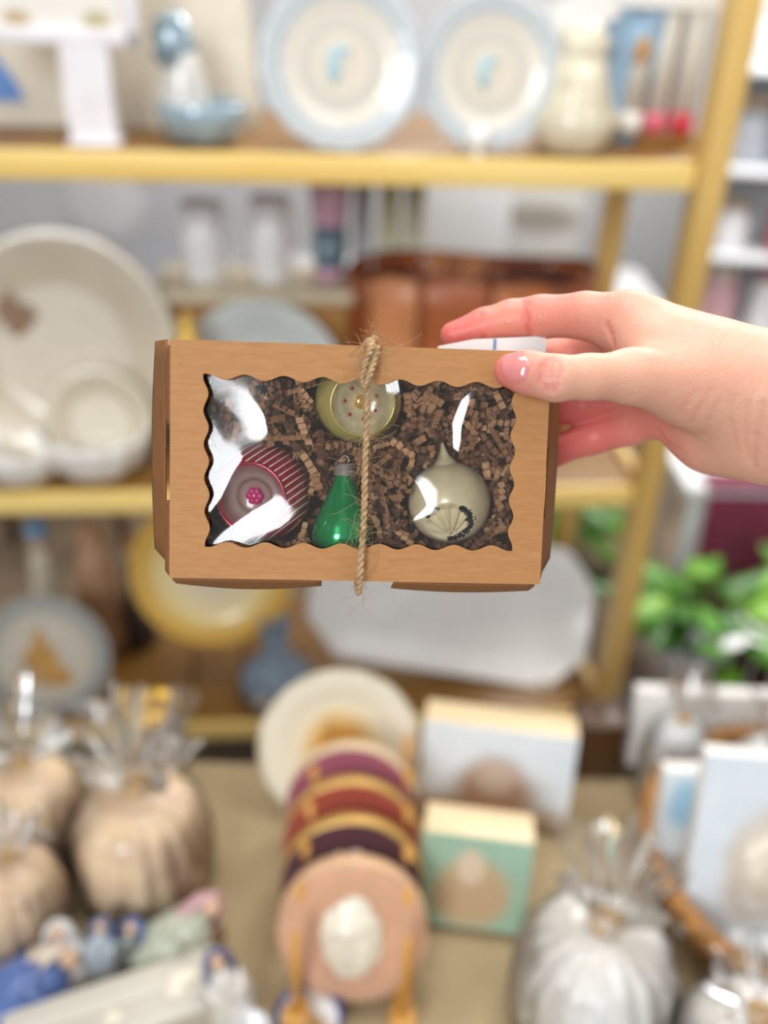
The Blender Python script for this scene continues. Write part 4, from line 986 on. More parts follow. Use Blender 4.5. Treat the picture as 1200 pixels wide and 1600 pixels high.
def round_box(label, y, vel, shell, lean=20, edge=GOLDE, r=RD, thick=0.022):
    x_ = fp0[0] - 0.012 * (y - fp0[1]) / 0.2
    t = thing('round_box', label, 'trinket box', (x_, y, TZ + 0.020), 0, 'round boxes in the peg rack'); L = R(lean)
    q = dict(loc=(0, 0, r * math.cos(L)), rot=(PI / 2 - L, 0, 0))
    obj('edge_band', lathe([(r * 0.985, 0), (r, 0.002), (r, -thick), (r * 0.97, -thick - 0.001), (0.0001, -thick - 0.001)], 56), edge, t, **q)
    o = obj('velvet_face', lathe([(0.0001, 0.004), (0.86 * r, 0.004), (0.95 * r, 0.003), (0.99 * r, -0.001)], 56), vel, t, **q)
    if shell:
        sv = lump(0.40 * r, 0.56 * r, 0.012, 0.25, 2.2, 4, y * 10, (0, 0.02 * r, 0.008)); obj('oyster_shell', sv, SHELLM, o)
    return t
VEL = lambda n, col: M(n, col, 0.85, var=0.08, scale=40, sheen=0.6)
round_box('round peach velvet box with a white oyster shell, front of the peg rack', fp0[1] + 0.010, VEL('peach_velvet', c(206, 158, 128)), True, edge=M('peach_edge', c(220, 178, 140), 0.5))
round_box('round dark maroon velvet box second from the front in the peg rack', fp0[1] + 0.062, VEL('maroon_velvet', c(66, 18, 32)), True)
round_box('round brick red velvet box in the middle of the peg rack', fp0[1] + 0.114, VEL('brick_velvet', c(142, 52, 32)), True)
round_box('round mauve velvet box near the back of the peg rack', fp0[1] + 0.166, VEL('mauve_velvet', c(140, 66, 86)), True, edge=M('cream_edge', c(222, 196, 160), 0.5))
p = np.array([tb(527, 1268)[0], fp0[1] + 0.265, TZ]); m_ = mpp(p); r = 122 * m_
t, o = standing_plate('cream_plate', 'cream plate with gold centre standing behind the round velvet boxes', p, r, radial('gold_centre', [(0.0, c(200, 146, 60)), (0.22, c(204, 152, 72)), (0.42, c(222, 200, 156)), (0.55, c(230, 222, 200)), (0.92, c(228, 222, 206)), (1.0, c(188, 176, 150))], r, wob=0.16), 22, cat='plate')
p = tb(483, 1612); m_ = mpp(p)
t = thing('trinket_dish', 'little white dish with a cobalt blue rim at the bottom edge', 'dish', p); r = 54 * m_
obj('dish_body', lathe([(0.0001, 0.004), (0.45 * r, 0.004), (0.62 * r, 0.012), (0.9 * r, 0.026), (0.9 * r, 0.022), (0.6 * r, 0.0), (0.0001, 0.0)], 48), radial('tan_white', [(0.0, c(180, 146, 96)), (0.45, c(186, 152, 100)), (0.52, c(236, 236, 238)), (1.0, c(236, 236, 238))], r), t)
obj('blue_rim', lathe([(0.84 * r, 0.0235), (0.92 * r, 0.029), (1.0 * r, 0.027), (0.97 * r, 0.020), (0.86 * r, 0.0185)], 48), GLAZE('cobalt', c(44, 66, 130)), t)

# ---- painted wooden blocks
def block(label, px, py, wpx, hpx, dpx, rz, lean, face):
    p = tb(px, py); m = mpp(p); w_, h_, d_ = wpx * m, hpx * m, dpx * m
    t = thing('painted_block', label, 'art block', p, R(rz), 'painted wooden blocks')
    rot = (R(-lean), 0, 0)
    obj('wood_block', box(w_, d_, h_, (0, d_ / 2, h_ / 2), 0.0015), wood('pale_block_wood', c(226, 200, 156), c(240, 218, 178), scale=30), t, 'auto', rot=rot, loc=(0, 0, d_ * math.sin(R(lean)) + .0005))
    obj('painted_face', box(w_ - 0.001, 0.0014, h_ - 0.001, (0, -0.0007, h_ / 2)), face(w_, h_), t, False, rot=rot, loc=(0, 0, d_ * math.sin(R(lean)) + .0005))
block('pale blue sky painted wooden block with a brown shell, behind the green block', 765, 1292, 232, 165, 62, -7, 12,
      lambda w_, h_: paint('sky_shell', c(206, 220, 232), c(238, 240, 242), [(-0.02, 0.0, 1.2 * w_, 0.22 * h_, c(168, 146, 124)), (0.0, 0.32 * h_, 0.24 * w_, 0.34 * h_, c(176, 140, 118)), (0.0, 0.45 * h_, 0.13 * w_, 0.16 * h_, c(206, 186, 170))], edge=0.3, scale=18))
block('sea green painted wooden block with a tan shell on the table', 732, 1458, 165, 175, 68, -6, 10,
      lambda w_, h_: paint('green_shell', c(146, 182, 158), c(168, 200, 180), [(-0.02 * w_, 0.40 * h_, 0.36 * w_, 0.36 * h_, c(196, 168, 132)), (-0.05 * w_, 0.68 * h_, 0.13 * w_, 0.18 * h_, c(222, 202, 176))], edge=0.2, scale=22))

# ---- cellophane bags
CELLO = clear('cellophane', (0.97, 0.97, 0.97, 1), 0.012, rough=0.12, haze=0.045, hazecol=(0.97, 0.96, 0.95, 1), fmul=1.1)
def bag(label, px, py, wpx, hpx, rpx_h, col, base=None, lean=0, seed=0, k=1.0):
    p = base if base is not None else tb(px, py); m = mpp(p); r = wpx / 2 * m; h = hpx * m
    t = thing('cellophane_bag', label, 'gift bag', p, seed * 0.7, 'gathered cellophane bags', rot=(0, R(lean), seed * 0.7))
    fill = M('bag_fill_%.2f_%.2f' % (col[0], col[2]), col, 0.7, var=0.20, scale=28, bump=0.6, bscale=60)
    prof = [(0.0001, 0.0), (0.80, 0.0), (0.95, 0.05), (1.0, 0.22), (1.0, 0.48), (0.94, 0.70), (0.78, 0.87), (0.48, 0.97), (0.20, 1.0), (0.0001, 1.0)]
    f = [(x * r * 0.965, 0.002 + z * h * 0.97) for x, z in prof]
    dn = []
    for i in range(len(f) - 1):
        for q in range(3): t_ = q / 3; dn.append((f[i][0] * (1 - t_) + f[i + 1][0] * t_, f[i][1] * (1 - t_) + f[i + 1][1] * t_))
    dn.append(f[-1])
    obj('filling', lathe(dn, 72, lambda a, i: 1 + 0.035 * math.sin(15 * a + seed) + 0.05 * mnoise.noise(Vector((math.cos(a) * 3, math.sin(a) * 3, i * 0.35 + seed)))), fill, t)
    g = [(max(x * r * 1.03, 1e-4), z * h) for x, z in prof[:-1]] + [(0.13 * r, 1.04 * h)]
    wr = []
    for i in range(len(g) - 1):
        for q in range(3): t_ = q / 3; wr.append((g[i][0] * (1 - t_) + g[i + 1][0] * t_, g[i][1] * (1 - t_) + g[i + 1][1] * t_))
    wr.append(g[-1])
    obj('wrap', lathe(wr, 90, lambda a, i: 1 + (0.008 + 0.03 * i / len(wr)) * (math.sin(18 * a + seed) + 0.7 * math.sin(31 * a + 2 * seed)) + 0.03 * mnoise.noise(Vector((math.cos(a) * 5, math.sin(a) * 5, i * 0.3 + seed)))), CELLO, t)
    rh = rpx_h * m
    rf = [(0.13 * r, 1.03 * h), (0.10 * r, 1.06 * h), (0.22 * r, 1.08 * h + 0.15 * rh), (0.40 * r * k, 1.08 * h + 0.4 * rh), (0.58 * r * k, 1.08 * h + 0.7 * rh), (0.70 * r * k, 1.08 * h + rh)]
    obj('ruffle', lathe(rf, 90, lambda a, i: (1 + (0.06 * i) * (math.sin(7 * a + seed) + 0.8 * math.sin(13 * a + 3 * seed)) * 0.8, 0.05 * rh * i * math.sin(5 * a + seed))), CELLO, t)
    obj('tie', lathe([(0.14 * r + 0.004 * math.cos(b_), 1.05 * h + 0.004 * math.sin(b_)) for b_ in np.linspace(0, 2 * PI, 8)], 30), M('tan_tie', c(196, 160, 110), 0.6), t)
    return t
TAN, CRW = c(246, 212, 176), c(254, 246, 234)
bag('cellophane bag of tan filling, tallest on the left side of the table', 232, 1372, 205, 190, 105, TAN, seed=1.0, k=1.2)
bag('cellophane bag of tan filling at the left edge, behind the others', 62, 1330, 165, 180, 90, TAN, seed=2.3, k=1.2)
bag('cellophane bag of tan filling at the left edge, nearest the camera', 38, 1450, 150, 155, 45, TAN, seed=3.1)
bag('cellophane bag of white filling in front of the wicker basket', 912, 1588, 240, 215, 120, CRW, seed=4.2, k=0.9)
bag('cellophane bag of white filling in the bottom right corner', 1145, 1690, 215, 170, 50, CRW, seed=5.5)
gb = thing('gold_bow_jar', 'clear glass jar topped with a gold bow behind the tan bags', 'jar', tb(246, 1225)); p = tb(246, 1225); m_ = mpp(p)
obj('jar_glass', lathe([(0.0001, 0), (44 * m_, 0), (50 * m_, 20 * m_), (50 * m_, 110 * m_), (34 * m_, 140 * m_), (34 * m_, 152 * m_)], 40), clear('jar_glass', (0.95, 0.94, 0.92, 1), 0.08, rough=0.05, haze=0.06, fmul=2.0), gb)
obj('jar_fill', lathe([(0.0001, 3 * m_), (42 * m_, 3 * m_), (46 * m_, 22 * m_), (46 * m_, 84 * m_), (0.0001, 94 * m_)], 32, lambda a, i: 1 + 0.03 * math.sin(9 * a)), M('jar_fill', c(190, 160, 124), 0.7, var=0.3, scale=60), gb)
GB = M('gold_ribbon', c(214, 172, 70), 0.3, metal=0.4, var=0.15)
for sx in (-1, 1):
    obj('bow_loop', tf(lathe([(16 * m_ + 7 * m_ * math.cos(b_), 10 * m_ * math.sin(b_)) for b_ in np.linspace(0, 2 * PI, 10)], 24), (sx * 20 * m_, 0, 172 * m_), (PI / 2, 0, 0), (1.2, 0.9, 1)), GB, gb)
obj('bow_knot', lump(13 * m_, 12 * m_, 14 * m_, 0.1, 2, 3, 1, (0, -4 * m_, 170 * m_)), GB, gb)
obj('lid', lathe([(36 * m_, 148 * m_), (37 * m_, 160 * m_), (0.0001, 162 * m_)], 32), GB, gb)

# ---- ceramic figures in the lower left corner
def figure(label, px, py, hpx, robe, veil, rot, skin=c(214, 176, 146), dz=0.0, wide=0.42):
    p = tb(px, py, dz); m = mpp(p); h = hpx * m; r = wide * h
    t = thing('ceramic_figure', label, 'figurine', p, rot=rot, group='small ceramic figures')
    rm = GLAZE('fig_robe_' + label, robe, var=0.12); vm_ = GLAZE('fig_veil_' + label, veil, var=0.12)
    obj('robe', lathe([(0.0001, 0), (0.95 * r, 0), (1.0 * r, 0.05 * h), (0.80 * r, 0.35 * h), (0.60 * r, 0.60 * h), (0.50 * r, 0.70 * h), (0.18 * r, 0.78 * h)], 36, lambda a, i: 1 + 0.05 * math.sin(8 * a + i)), rm, t)
    obj('head', lump(0.28 * r, 0.30 * r, 0.11 * h, 0.04, 2, 3, 1, (0, -0.05 * r, 0.86 * h)), M('ceramic_skin', skin, 0.4, coat=0.3), t)
    def vf(u, v):
        a = R(-35) + R(250) * u; zz = h * (1.0 - 0.42 * v); rr = r * (0.05 + 0.32 * min(1, v * 2.6) ** 0.6 + 0.22 * v)
        return (rr * math.cos(a), rr * math.sin(a), zz)
    obj('veil', sheet(vf, 24, 12, 0.0012), vm_, t)
    for sx in (-1, 1): obj('arm', tube([(sx * 0.55 * r, -0.15 * r, 0.62 * h), (sx * 0.50 * r, -0.55 * r, 0.48 * h), (sx * 0.08 * r, -0.78 * r, 0.52 * h)], [0.16 * r, 0.15 * r, 0.10 * r], 10), rm, t)
figure('white veiled ceramic figure standing between the blue figures on the table', 103, 1512, 108, c(214, 214, 214), c(230, 232, 234), (0, 0, 0.2))
figure('ceramic figure with white face and blue sleeve in the little group', 160, 1508, 112, c(176, 186, 196), c(104, 124, 172), (0, R(5), 0.1), wide=0.30)
figure('small dark grey ceramic figure with a blue hood in the little group', 204, 1495, 92, c(104, 108, 104), c(96, 116, 172), (0, R(8), -0.2))
figure('sage green ceramic figure with pink shawl leaning over the grey box', 240, 1500, 160, c(182, 186, 166), c(200, 160, 166), (R(-12), R(42), 0.0), wide=0.34)
figure('ceramic figure with a brown cap behind the sage green figure', 318, 1462, 100, c(150, 116, 92), c(176, 150, 150), (0, R(4), 0), wide=0.34)
figure('white and navy ceramic figure at the right end of the grey box', 362, 1572, 150, c(226, 222, 216), c(70, 88, 140), (0, R(-8), 0.5), wide=0.30)
figure('cobalt blue robed ceramic figure lying in the lower left corner', 0, 1590, 150, c(84, 108, 164), c(206, 190, 176), (R(-20), R(62), 0.3), wide=0.52)
p = tb(190, 1610); m_ = mpp(p)
t = thing('grey_wooden_box', 'long whitewashed grey wooden box lying diagonally in the lower left', 'box', p, R(24))
GW = wood('whitewashed_wood', c(190, 184, 172), c(214, 208, 198), scale=20)
bl_, bd_, bh_ = 330 * m_, 105 * m_, 62 * m_
obj('lid_plank', box(bl_, bd_ / 2 - 0.001, 0.010, (0, -bd_ / 4, bh_ - 0.005), 0.0015), GW, t, 'auto')
obj('lid_plank', box(bl_, bd_ / 2 - 0.001, 0.010, (0, bd_ / 4, bh_ - 0.005), 0.0015), GW, t, 'auto')
obj('side_board', box(bl_ - 0.008, 0.010, bh_ - 0.012, (0, -bd_ / 2 + 0.007, bh_ / 2 - 0.005), 0.0015), GW, t, 'auto')
obj('side_board', box(bl_ - 0.008, 0.010, bh_ - 0.012, (0, bd_ / 2 - 0.007, bh_ / 2 - 0.005), 0.0015), GW, t, 'auto')
for sx in (-1, 1): obj('end_board', box(0.010, bd_ - 0.026, bh_ - 0.012, (sx * (bl_ / 2 - 0.01), 0, bh_ / 2 - 0.005), 0.0015), GW, t, 'auto')
for k in range(5):
    a = random.uniform(-0.4, 0.4) * bl_
    obj('shell_chip', lump(0.012, 0.009, 0.004, 0.3, 3, 2, k, (a, random.uniform(-0.3, 0.3) * bd_, bh_ + 0.001)), SHELLM, t)
p = tb(392, 1625); m_ = mpp(p)
t = thing('blue_white_cup', 'small white and blue cup beside the cobalt rimmed dish', 'cup', p); r = 30 * m_
obj('cup_body', lathe([(0.0001, 0), (0.6 * r, 0), (0.9 * r, 0.5 * r), (1.0 * r, 1.1 * r), (0.92 * r, 1.1 * r), (0.75 * r, 0.3 * r), (0.0001, 0.2 * r)], 32), GLAZE('cup_white', c(230, 232, 238)), t)
obj('blue_band', lathe([(0.93 * r, 0.62 * r), (0.985 * r, 0.9 * r)], 32, lambda a, i: 1.012), GLAZE('cobalt', c(44, 66, 130)), t)

# ---- wicker basket with canvases on the right
p = tb(1262, 1402); m_ = mpp(p); r = 262 * m_
t = thing('wicker_basket', 'shallow round tan wicker basket full of pale canvases at the right', 'basket', p)
WK = M('wicker', c(172, 122, 68), 0.6, var=0.3, scale=60)
obj('basket_base', lathe([(0.0001, 0.002), (0.86 * r, 0.002), (0.88 * r, 0.008), (0.0001, 0.010)], 48), WK, t)
hb = 0.060
for k in range(6):
    rr = r * (0.87 + 0.022 * k); z0 = 0.010 + hb * k / 6
    obj('weave_row', lathe([(rr + 0.0055 * math.cos(b_), z0 + 0.0058 * math.sin(b_)) for b_ in np.linspace(0, 2 * PI, 8)], 120, lambda a, i, k=k: 1 + 0.006 * math.sin(40 * a + k * PI)), WK, t)
for k in range(40):
    a = 2 * PI * k / 40
    obj('stake', tube([(0.86 * r * math.cos(a), 0.86 * r * math.sin(a), 0.006), (1.0 * r * math.cos(a), 1.0 * r * math.sin(a), hb + 0.012)], 0.0032, 6), WK, t)
for q in range(2):
    obj('rim_braid', tube([((r * 1.0 + 0.005 * math.cos(24 * a + q * PI)) * math.cos(a), (r * 1.0 + 0.005 * math.cos(24 * a + q * PI)) * math.sin(a), hb + 0.012 + 0.005 * math.sin(24 * a + q * PI)) for a in np.linspace(0, 2 * PI, 240)], 0.007, 8, False), WK, t)
bc = np.array(p)
def canvas(label, px, py, wpx, hpx, rz, lean, spots, y_off=0.0, base2=c(236, 240, 244), base1=c(204, 220, 234), dz=0.014):
    q = tb(px, py, dz); m = mpp(q); w_, h_ = wpx * m, hpx * m
    t = thing('shell_canvas', label, 'canvas', q, R(rz), 'pale canvases in the basket')
    rot = (R(-lean), 0, 0)
    obj('painted_face', box(w_, 0.0016, h_, (0, -0.0008, h_ / 2)), paint('canvas_' + label[:22], base1, base2, [(a * w_, b_ * h_, e * w_, f * h_, col) for a, b_, e, f, col in spots], scale=25), t, False, rot=rot, loc=(0, 0, 0.006))
    obj('wrapped_edge', box(w_ + 0.0006, 0.020, h_ + 0.0006, (0, 0.0106, h_ / 2), 0.0015), M('canvas_white', c(234, 232, 228), 0.8), t, 'auto', rot=rot, loc=(0, 0, 0.006))
    return t, q, m, w_, h_
OY = c(208, 198, 184)
t, q, m_, w_, h_ = canvas('pale blue canvas with an oval shell, front of the wicker basket', 1150, 1472, 184, 318, -3, 14, [(0.08, 0.40, 0.30, 0.32, OY), (0.08, 0.46, 0.2, 0.2, c(226, 216, 206)), (0.08, 0.30, 0.13, 0.12, c(238, 240, 242))])
ov = obj('oval_shell', tf(lump(0.17 * w_, 0.010, 0.17 * h_, 0.2, 2.5, 4, 3, (0.08 * w_, -0.006, 0.42 * h_)), (0, 0, 0.006), (R(-14), 0, 0)), SHELLM, t)
canvas('pale blue canvas behind the front canvas, beside the white bag', 1066, 1400, 108, 218, 2, 12, [(0.0, 0.45, 0.3, 0.3, c(220, 224, 226)), (-0.2, 0.75, 0.2, 0.2, c(160, 200, 224)), (0.3, 0.55, 0.14, 0.16, c(170, 206, 222))])
for k, (px, py, col, lab) in enumerate(((1150, 1490, c(226, 232, 236), 'clear glass pebble in front of the oval shell canvas, left'), (1195, 1497, c(214, 224, 228), 'clear glass pebble in front of the oval shell canvas, right'))):
    q = tb(px, py, 0.012); m_ = mpp(q)
    pb = thing('glass_pebble', lab, 'pebble', q, group='glass pebbles in the basket')
    obj('pebble_body', lump(26 * m_, 24 * m_, 24 * m_, 0.1, 2, 3, k, (0, 0, 22 * m_)), M('pebble_glass', col, 0.05, var=0.05, coat=1.0), pb)
    obj('pebble_foot', lathe([(0.0001, 0), (14 * m_, 0), (16 * m_, 3 * m_)], 20), M('pebble_glass', col), pb)
# cream lantern box and clear wrapped ornaments behind the basket
t, q, m_, w_, h_ = canvas('cream sided canvas standing behind the wicker basket at the right', 1085, 1205, 215, 135, 0, 8, [(0.2, 0.3, 0.5, 0.5, c(220, 224, 224))], base1=c(226, 222, 214), base2=c(232, 232, 232), dz=0.0)
t.pop('group', None) if hasattr(t, 'pop') else None
bag('cellophane bag of pale grey filling in front of the cream canvas, left', 1038, 1240, 96, 150, 60, c(244, 248, 250), base=tb(1038, 1240), seed=6.4)
bag('cellophane bag of pale grey filling in the wicker basket, behind the blue canvases', 1165, 1300, 110, 190, 60, c(246, 248, 250), base=tb(1165, 1300, .012), seed=7.7)
p = tb(930, 1215); m_ = mpp(p)
t = thing('dark_wooden_box', 'dark brown wooden box behind the painted blocks', 'box', p, R(4))
DB = wood('dark_box_wood', c(58, 36, 14), c(84, 54, 24))
obj('box_body', box(70 * m_, 60 * m_, 90 * m_, (0, 30 * m_, 45 * m_), 0.002), DB, t, 'auto')
obj('box_lid', box(76 * m_, 66 * m_, 16 * m_, (0, 30 * m_, 98.5 * m_), 0.002), DB, t, 'auto')
obj('lid_knob', lump(6 * m_, 6 * m_, 6 * m_, 0.05, 2, 2, 0, (0, 30 * m_, 111 * m_)), DB, t)

# ---- beyond the shelf, right: white side table, plants, maroon cloth
st = thing('side_table', 'white side table behind the shelf at the right, under the wrist', 'table', (1.25, 2.10, 0), R(3))
WHT = M('white_laminate', c(228, 230, 234), 0.4, var=0.02)
obj('table_top', box(1.15, 0.32, 0.03, (0, 0, 0.60), 0.004), WHT, st, 'auto')
for sx in (-0.53, 0.53):
    for sy in (-0.12, 0.12): obj('leg', box(0.04, 0.04, 0.584, (sx, sy, 0.292), 0.003), WHT, st, 'auto')
def cl_fn(u, v):
    return (-0.53 + 0.62 * u, -0.172 - 0.02 * math.sin(9 * u * PI) * v - 0.05 * v, 0.60 - 0.42 * v)
cl = thing('maroon_cloth', 'maroon cloth hanging from the front of the white side table', 'cloth', (1.25, 2.10, 0), R(3))
obj('cloth_drape', sheet(cl_fn, 60, 16, 0.004), M('maroon_fabric', c(112, 30, 58), 0.9, var=0.2, sheen=0.3), cl)
obj('cloth_fold', box(0.62, 0.08, 0.006, (-0.22, -0.135, 0.619), 0.002), M('maroon_fabric', c(112, 30, 58)), cl, 'auto')
LG = [M('leaf_%d' % i, col, 0.45, var=0.25, scale=30, coat=0.2) for i, col in enumerate((c(84, 142, 40), c(120, 176, 56), c(60, 110, 34), c(140, 190, 70)))]
def leaf_shape(L, W):
    P = []
    def fn(u, v):
        w_ = W * math.sin(PI * min(1, u * 0.97 + 0.03)) ** 0.8 * (1 - 0.35 * u); x = (v - 0.5) * w_
        return (x, L * u, -0.25 * L * u * u - 0.5 * abs(x) + 0.03 * L * math.sin(6 * u))
    return sheet(fn, 8, 4, 0.0008)
leaf_meshes = []
for i in range(4):
    o = obj('leaf_source', leaf_shape(0.105, 0.075), LG[i]); leaf_meshes.append(o.data); bpy.data.objects.remove(o)
def plant(label, loc, nleaf, spread, hgt, pot_col, seed):
    rr = random.Random(seed)
    t = thing('potted_plant', label, 'plant', loc, 0, 'green plants behind the shelf')
    obj('pot', lathe([(0.0001, 0), (0.07, 0), (0.095, 0.15), (0.10, 0.155), (0.10, 0.17), (0.09, 0.17), (0.086, 0.14), (0.0001, 0.14)], 32), M('pot_' + label, pot_col, 0.6), t)
    for k in range(nleaf):
        a = rr.uniform(0, 2 * PI); q = rr.uniform(0.15, 1) * spread; z = 0.17 + hgt * rr.uniform(0.15, 1) * (1 - 0.4 * q / spread)
        tip = Vector((q * math.cos(a), q * math.sin(a), z))
        if k % 2 == 0: obj('stem', tube([(0.03 * math.cos(a), 0.03 * math.sin(a), 0.13), (tip.x * 0.5, tip.y * 0.5, z * 0.85), tip], 0.0025, 5), LG[2], t)
        lo = bpy.data.objects.new('leaf', leaf_meshes[k % 4]); COL.objects.link(lo); lo.parent = t
        lo.location = tip; lo.rotation_euler = (rr.uniform(-0.2, 0.7), rr.uniform(-0.4, 0.4), a - PI / 2 + rr.uniform(-0.5, 0.5)); s_ = rr.uniform(0.8, 1.5); lo.scale = (s_, s_, s_)
pq = on_z(1080, 905, 0.50)
pA = on_z(1075, 1000, 0.36); pB = on_z(1320, 1000, 0.36); pC = on_z(925, 955, 0.33)
bench = thing('plant_bench', 'low dark wooden bench under the plants right of the shelf', 'bench', ((pA[0] + pB[0]) / 2, (pA[1] + pB[1]) / 2, 0), 0)
obj('seat', box(0.72, 0.26, 0.03, (0, 0, 0.185), 0.003), DB, bench, 'auto')
for sx in (-0.32, 0.32):
    for sy in (-0.09, 0.09): obj('leg', box(0.035, 0.035, 0.17, (sx, sy, 0.085), 0.002), DB, bench, 'auto')
plant('bright green leafy plant in a white pot right of the shelf post', (pA[0], pA[1], 0.2005), 34, 0.13, 0.17, c(226, 226, 230), 3)
plant('bright green leafy plant in a terracotta pot at the right edge', (pB[0], pB[1], 0.2005), 34, 0.13, 0.17, c(176, 104, 66), 5)
plant('green leafy plant on the floor seen through the shelf beside the tray', (pC[0] - 0.03, pC[1] + 0.36, 0.0), 34, 0.11, 0.44, c(90, 70, 60), 8)
for k, (px, py) in enumerate(((1128, 972), (1196, 968))):
    q = on_z(px, py, 0.50)
    s = thing('white_saucer', ['white saucer resting among the plant leaves right of the post', 'white saucer resting among the plant leaves at the right edge'][k], 'saucer', q - np.array([0, 0, .03]), group='white saucers among the leaves')
    obj('saucer_dish', lathe(plate_prof(0.055), 40), GLAZE('mug_white', c(226, 226, 236)), s); obj('foot_ring', lathe([(0.03, 0.001), (0.031, -0.003), (0.028, -0.003)], 30), GLAZE('mug_white', c(226, 226, 236)), s)
    obj('wire_stem', tube([(0, 0, 0), (0.0, 0.0, -(q[2] - 0.03) + 0.20)], 0.003, 6), M('white_wire', c(240, 240, 240)), s)

# ---- beyond the shelf: far display units with stock
far = thing('far_shelving', 'tall white shop shelving far behind, right of the yellow post', 'shelf', (2.05, 3.55, 0), R(-6))
levels = (0.12, 0.42, 0.72, 1.02, 1.34)
for z in levels: obj('shelf_board', box(1.9, 0.34, 0.022, (0, 0, z - 0.011), 0.003), WHT, far, 'auto')
for sx in (-0.955, 0.955): obj('side_panel', box(0.02, 0.34, 1.7, (sx, 0, 0.85), 0.002), WHT, far, 'auto')
obj('back_panel', box(1.9, 0.012, 1.7, (0, 0.176, 0.85)), M('pale_grey_board', c(206, 208, 210), 0.7, var=0.03), far, False)
FC = [('white', c(236, 236, 238)), ('pink', c(216, 170, 178)), ('grey', c(168, 172, 180)), ('crimson', c(170, 50, 70)), ('pale blue', c(176, 196, 216)), ('cream', c(226, 216, 198)), ('slate', c(84, 92, 104)), ('tan', c(190, 158, 124))]
fr_ = Matrix.Translation((2.05, 3.55, 0)) @ Matrix.Rotation(R(-6), 4, 'Z')
names = ['bottom', 'second', 'third', 'fourth', 'top']; rr = random.Random(11)
def jar_at(name, label, cat, loc, rz, r, h, mat, lidm, grp):
    t = thing(name, label, cat, loc, rz, grp)
    obj('jar_body', lathe([(0.0001, 0), (0.85 * r, 0), (r, 0.08 * h), (r, 0.72 * h), (0.6 * r, 0.84 * h), (0.6 * r, 0.88 * h)], 20), mat, t)
    obj('lid', lathe([(0.68 * r, 0.86 * h), (0.70 * r, h * 0.99), (0.0001, h)], 20), lidm, t)
for li, z in enumerate(levels[1:], 1):
    order = FC[:]; rr.shuffle(order)
    for k in range(8):
        nm, col = order[k]; x = -0.80 + k * 0.175 + rr.uniform(-.015, .015)
        loc = fr_ @ Vector((x, rr.uniform(-0.08, 0.0), z + .0005))
        jar_at('stock_jar', '%s lidded jar on the %s board of the far white shelving' % (nm, names[li]), 'jar', loc, 0, rr.uniform(.06, .082), rr.uniform(.16, .25), GLAZE('stock_' + nm, col, rough=0.35), M('lid_' + order[(k + 3) % 8][0], order[(k + 3) % 8][1], 0.4), 'lidded jars on the far shelving')
# middle distance table seen through the shelf
ft = thing('far_table', 'long grey white table seen through the shelf above the box', 'table', (-0.32, 3.25, 0), 0)
obj('table_top', box(2.5, 0.8, 0.03, (0, 0, 0.60), 0.004), M('grey_white_top', c(204, 205, 208), 0.5, var=0.03), ft, 'auto')
obj('table_skirt', box(2.46, 0.02, 0.56, (0, -0.37, 0.30), 0.002), M('grey_skirt', c(176, 178, 184), 0.8, var=0.06), ft, 'auto')
for sx in (-1.18, 1.18): obj('leg', box(0.05, 0.05, 0.585, (sx, 0.33, 0.2925), 0.003), WHT, ft, 'auto')
def far_box(name, label, cat, px, py, yy, wpx, hpx, d, col, z0=None, spots=None):
    """upright slab whose foot stands on the far table (or z0), spanning wpx x hpx"""
    z0 = 0.616 if z0 is None else z0
    q = on_z(px, py, z0) if yy is None else on_y(px, py, yy); m = mpp(q); w_, h_ = wpx * m, hpx * m
    t = thing(name, label, cat, (q[0], q[1], z0), 0)
    obj('panel', box(w_, d, h_, (0, d / 2, h_ / 2), 0.003), paint('pp_' + label[:20], col, tuple(min(1, v * 1.12) for v in col[:3]) + (1,), [(a * w_, b_ * h_, e * w_, f * h_, cl_) for a, b_, e, f, cl_ in (spots or [])], scale=8), t, 'auto')
    obj('stand_leg', box(0.02, 0.10, 0.012, (0, d + 0.05, 0.006), 0.002), WHT, t, 'auto')
far_box('grey_board', 'large grey canvas board leaning behind the cream platter', 'board', 275, 420, 3.1, 330, 210, 0.02, c(178, 180, 186), spots=[(-0.2, 0.85, 0.10, 0.08, c(120, 96, 70)), (-0.3, 0.7, 0.18, 0.25, c(216, 216, 220))])
far_box('red_edged_book', 'white book with red brown edge at the far left behind the platter', 'book', 38, 372, 2.52, 90, 85, 0.05, c(226, 224, 222), z0=0.75, spots=[(0.45, 0.5, 0.10, 0.6, c(170, 96, 70))])
far_box('white_display_panel', 'white display panel far behind the leather bucket', 'panel', 725, 420, 3.0, 130, 260, 0.03, c(216, 218, 222))
far_box('pale_grey_carton', 'pale grey carton far behind the leather bucket at right', 'carton', 835, 420, 3.05, 130, 215, 0.2, c(196, 196, 192), spots=[(0, 0.7, 0.5, 0.10, c(150, 146, 138))])
bs = thing('book_stand', 'dark side stand carrying the white red edged book far left', 'stand', (on_y(38, 372, 2.52)[0], 2.62, 0))
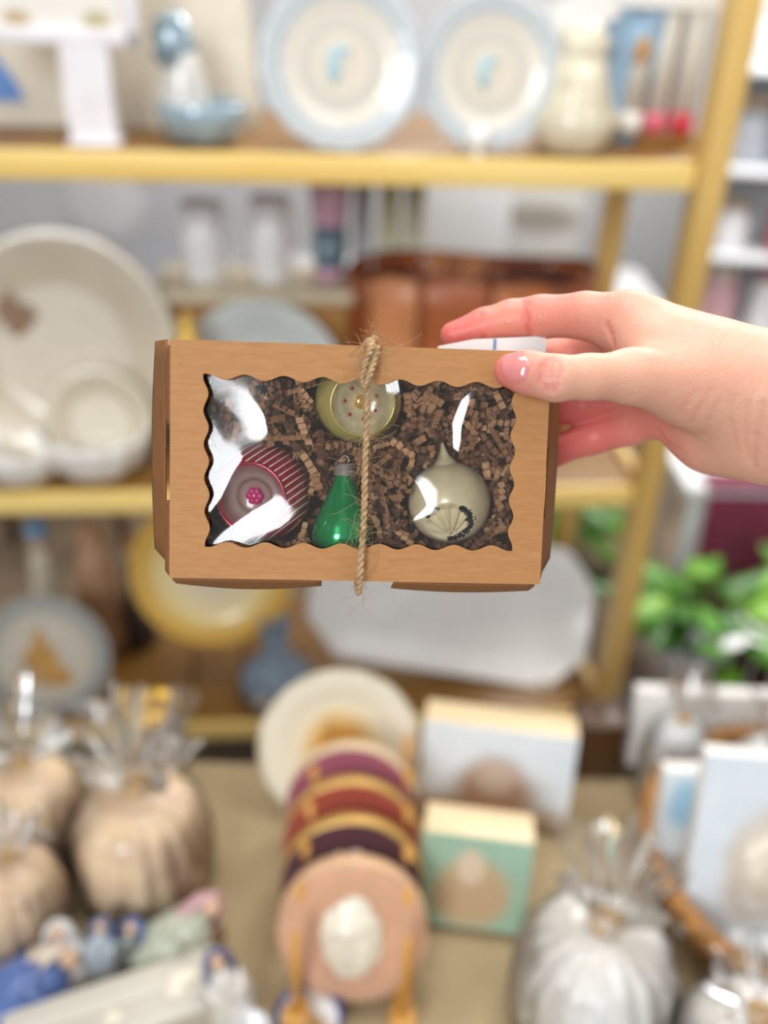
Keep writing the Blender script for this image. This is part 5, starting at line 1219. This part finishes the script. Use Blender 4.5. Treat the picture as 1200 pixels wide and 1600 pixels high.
obj('stand_top', box(0.40, 0.30, 0.02, (0, 0, 0.739), 0.003), DB, bs, 'auto')
for sx in (-.17, .17):
    for sy in (-.12, .12): obj('leg', box(0.03, 0.03, 0.728, (sx, sy, 0.364), 0.002), DB, bs, 'auto')
q = on_z(205, 405, 0.616); m_ = mpp(q)
t = thing('bronze_sculpture', 'dark olive bronze sculpture on the far table behind the platter', 'sculpture', (q[0], q[1], 0.616))
SBZ = M('bronze', c(104, 100, 84), 0.4, var=0.3, metal=0.3)
obj('plinth', box(120 * m_, 0.10, 0.02, (0, 0, 0.0105), 0.003), SBZ, t, 'auto'); obj('figure_mass', lump(62 * m_, 0.05, 46 * m_, 0.5, 2.2, 4, 2, (0, 0, 0.02 + 36 * m_)), SBZ, t)
# narrow magazine stack rack between rear post and front post
q = on_y(1000, 400, 2.52)
t = thing('magazine_rack', 'narrow tan rack of upright books between the two right posts', 'rack', (q[0], 2.52, 0))
obj('rack_floor', box(0.34, 0.20, 0.02, (0, 0, 0.55), 0.003), RB, t, 'auto')
for sx in (-0.165, 0.165): obj('rack_side', box(0.014, 0.20, 0.75, (sx, 0, 0.375), 0.002), RB, t, 'auto')
for k in range(6):
    nm, col = [('white', c(230, 230, 232)), ('tan', c(190, 150, 104)), ('grey', c(190, 192, 200)), ('brown', c(140, 104, 70)), ('ivory', c(226, 220, 206)), ('orange', c(226, 144, 50))][k]
    b_ = thing('upright_book', '%s spined book standing in the narrow rack between the posts' % nm, 'book', (q[0] - 0.125 + k * 0.05, 2.52, 0.5605), 0, 'books in the narrow rack')
    hh = 0.22 + 0.03 * ((k * 7) % 4) if nm != 'orange' else 0.15
    obj('cover', join(box(0.004, 0.15, hh, (-0.017, 0, hh / 2)), box(0.004, 0.15, hh, (0.017, 0, hh / 2)), box(0.038, 0.004, hh, (0, -0.075, hh / 2))), M('spine_' + nm, col, 0.6), b_, False)
    obj('pages', box(0.029, 0.143, hh - 0.008, (0, 0.0, hh / 2)), M('pages', c(236, 230, 216), 0.9), b_, False)
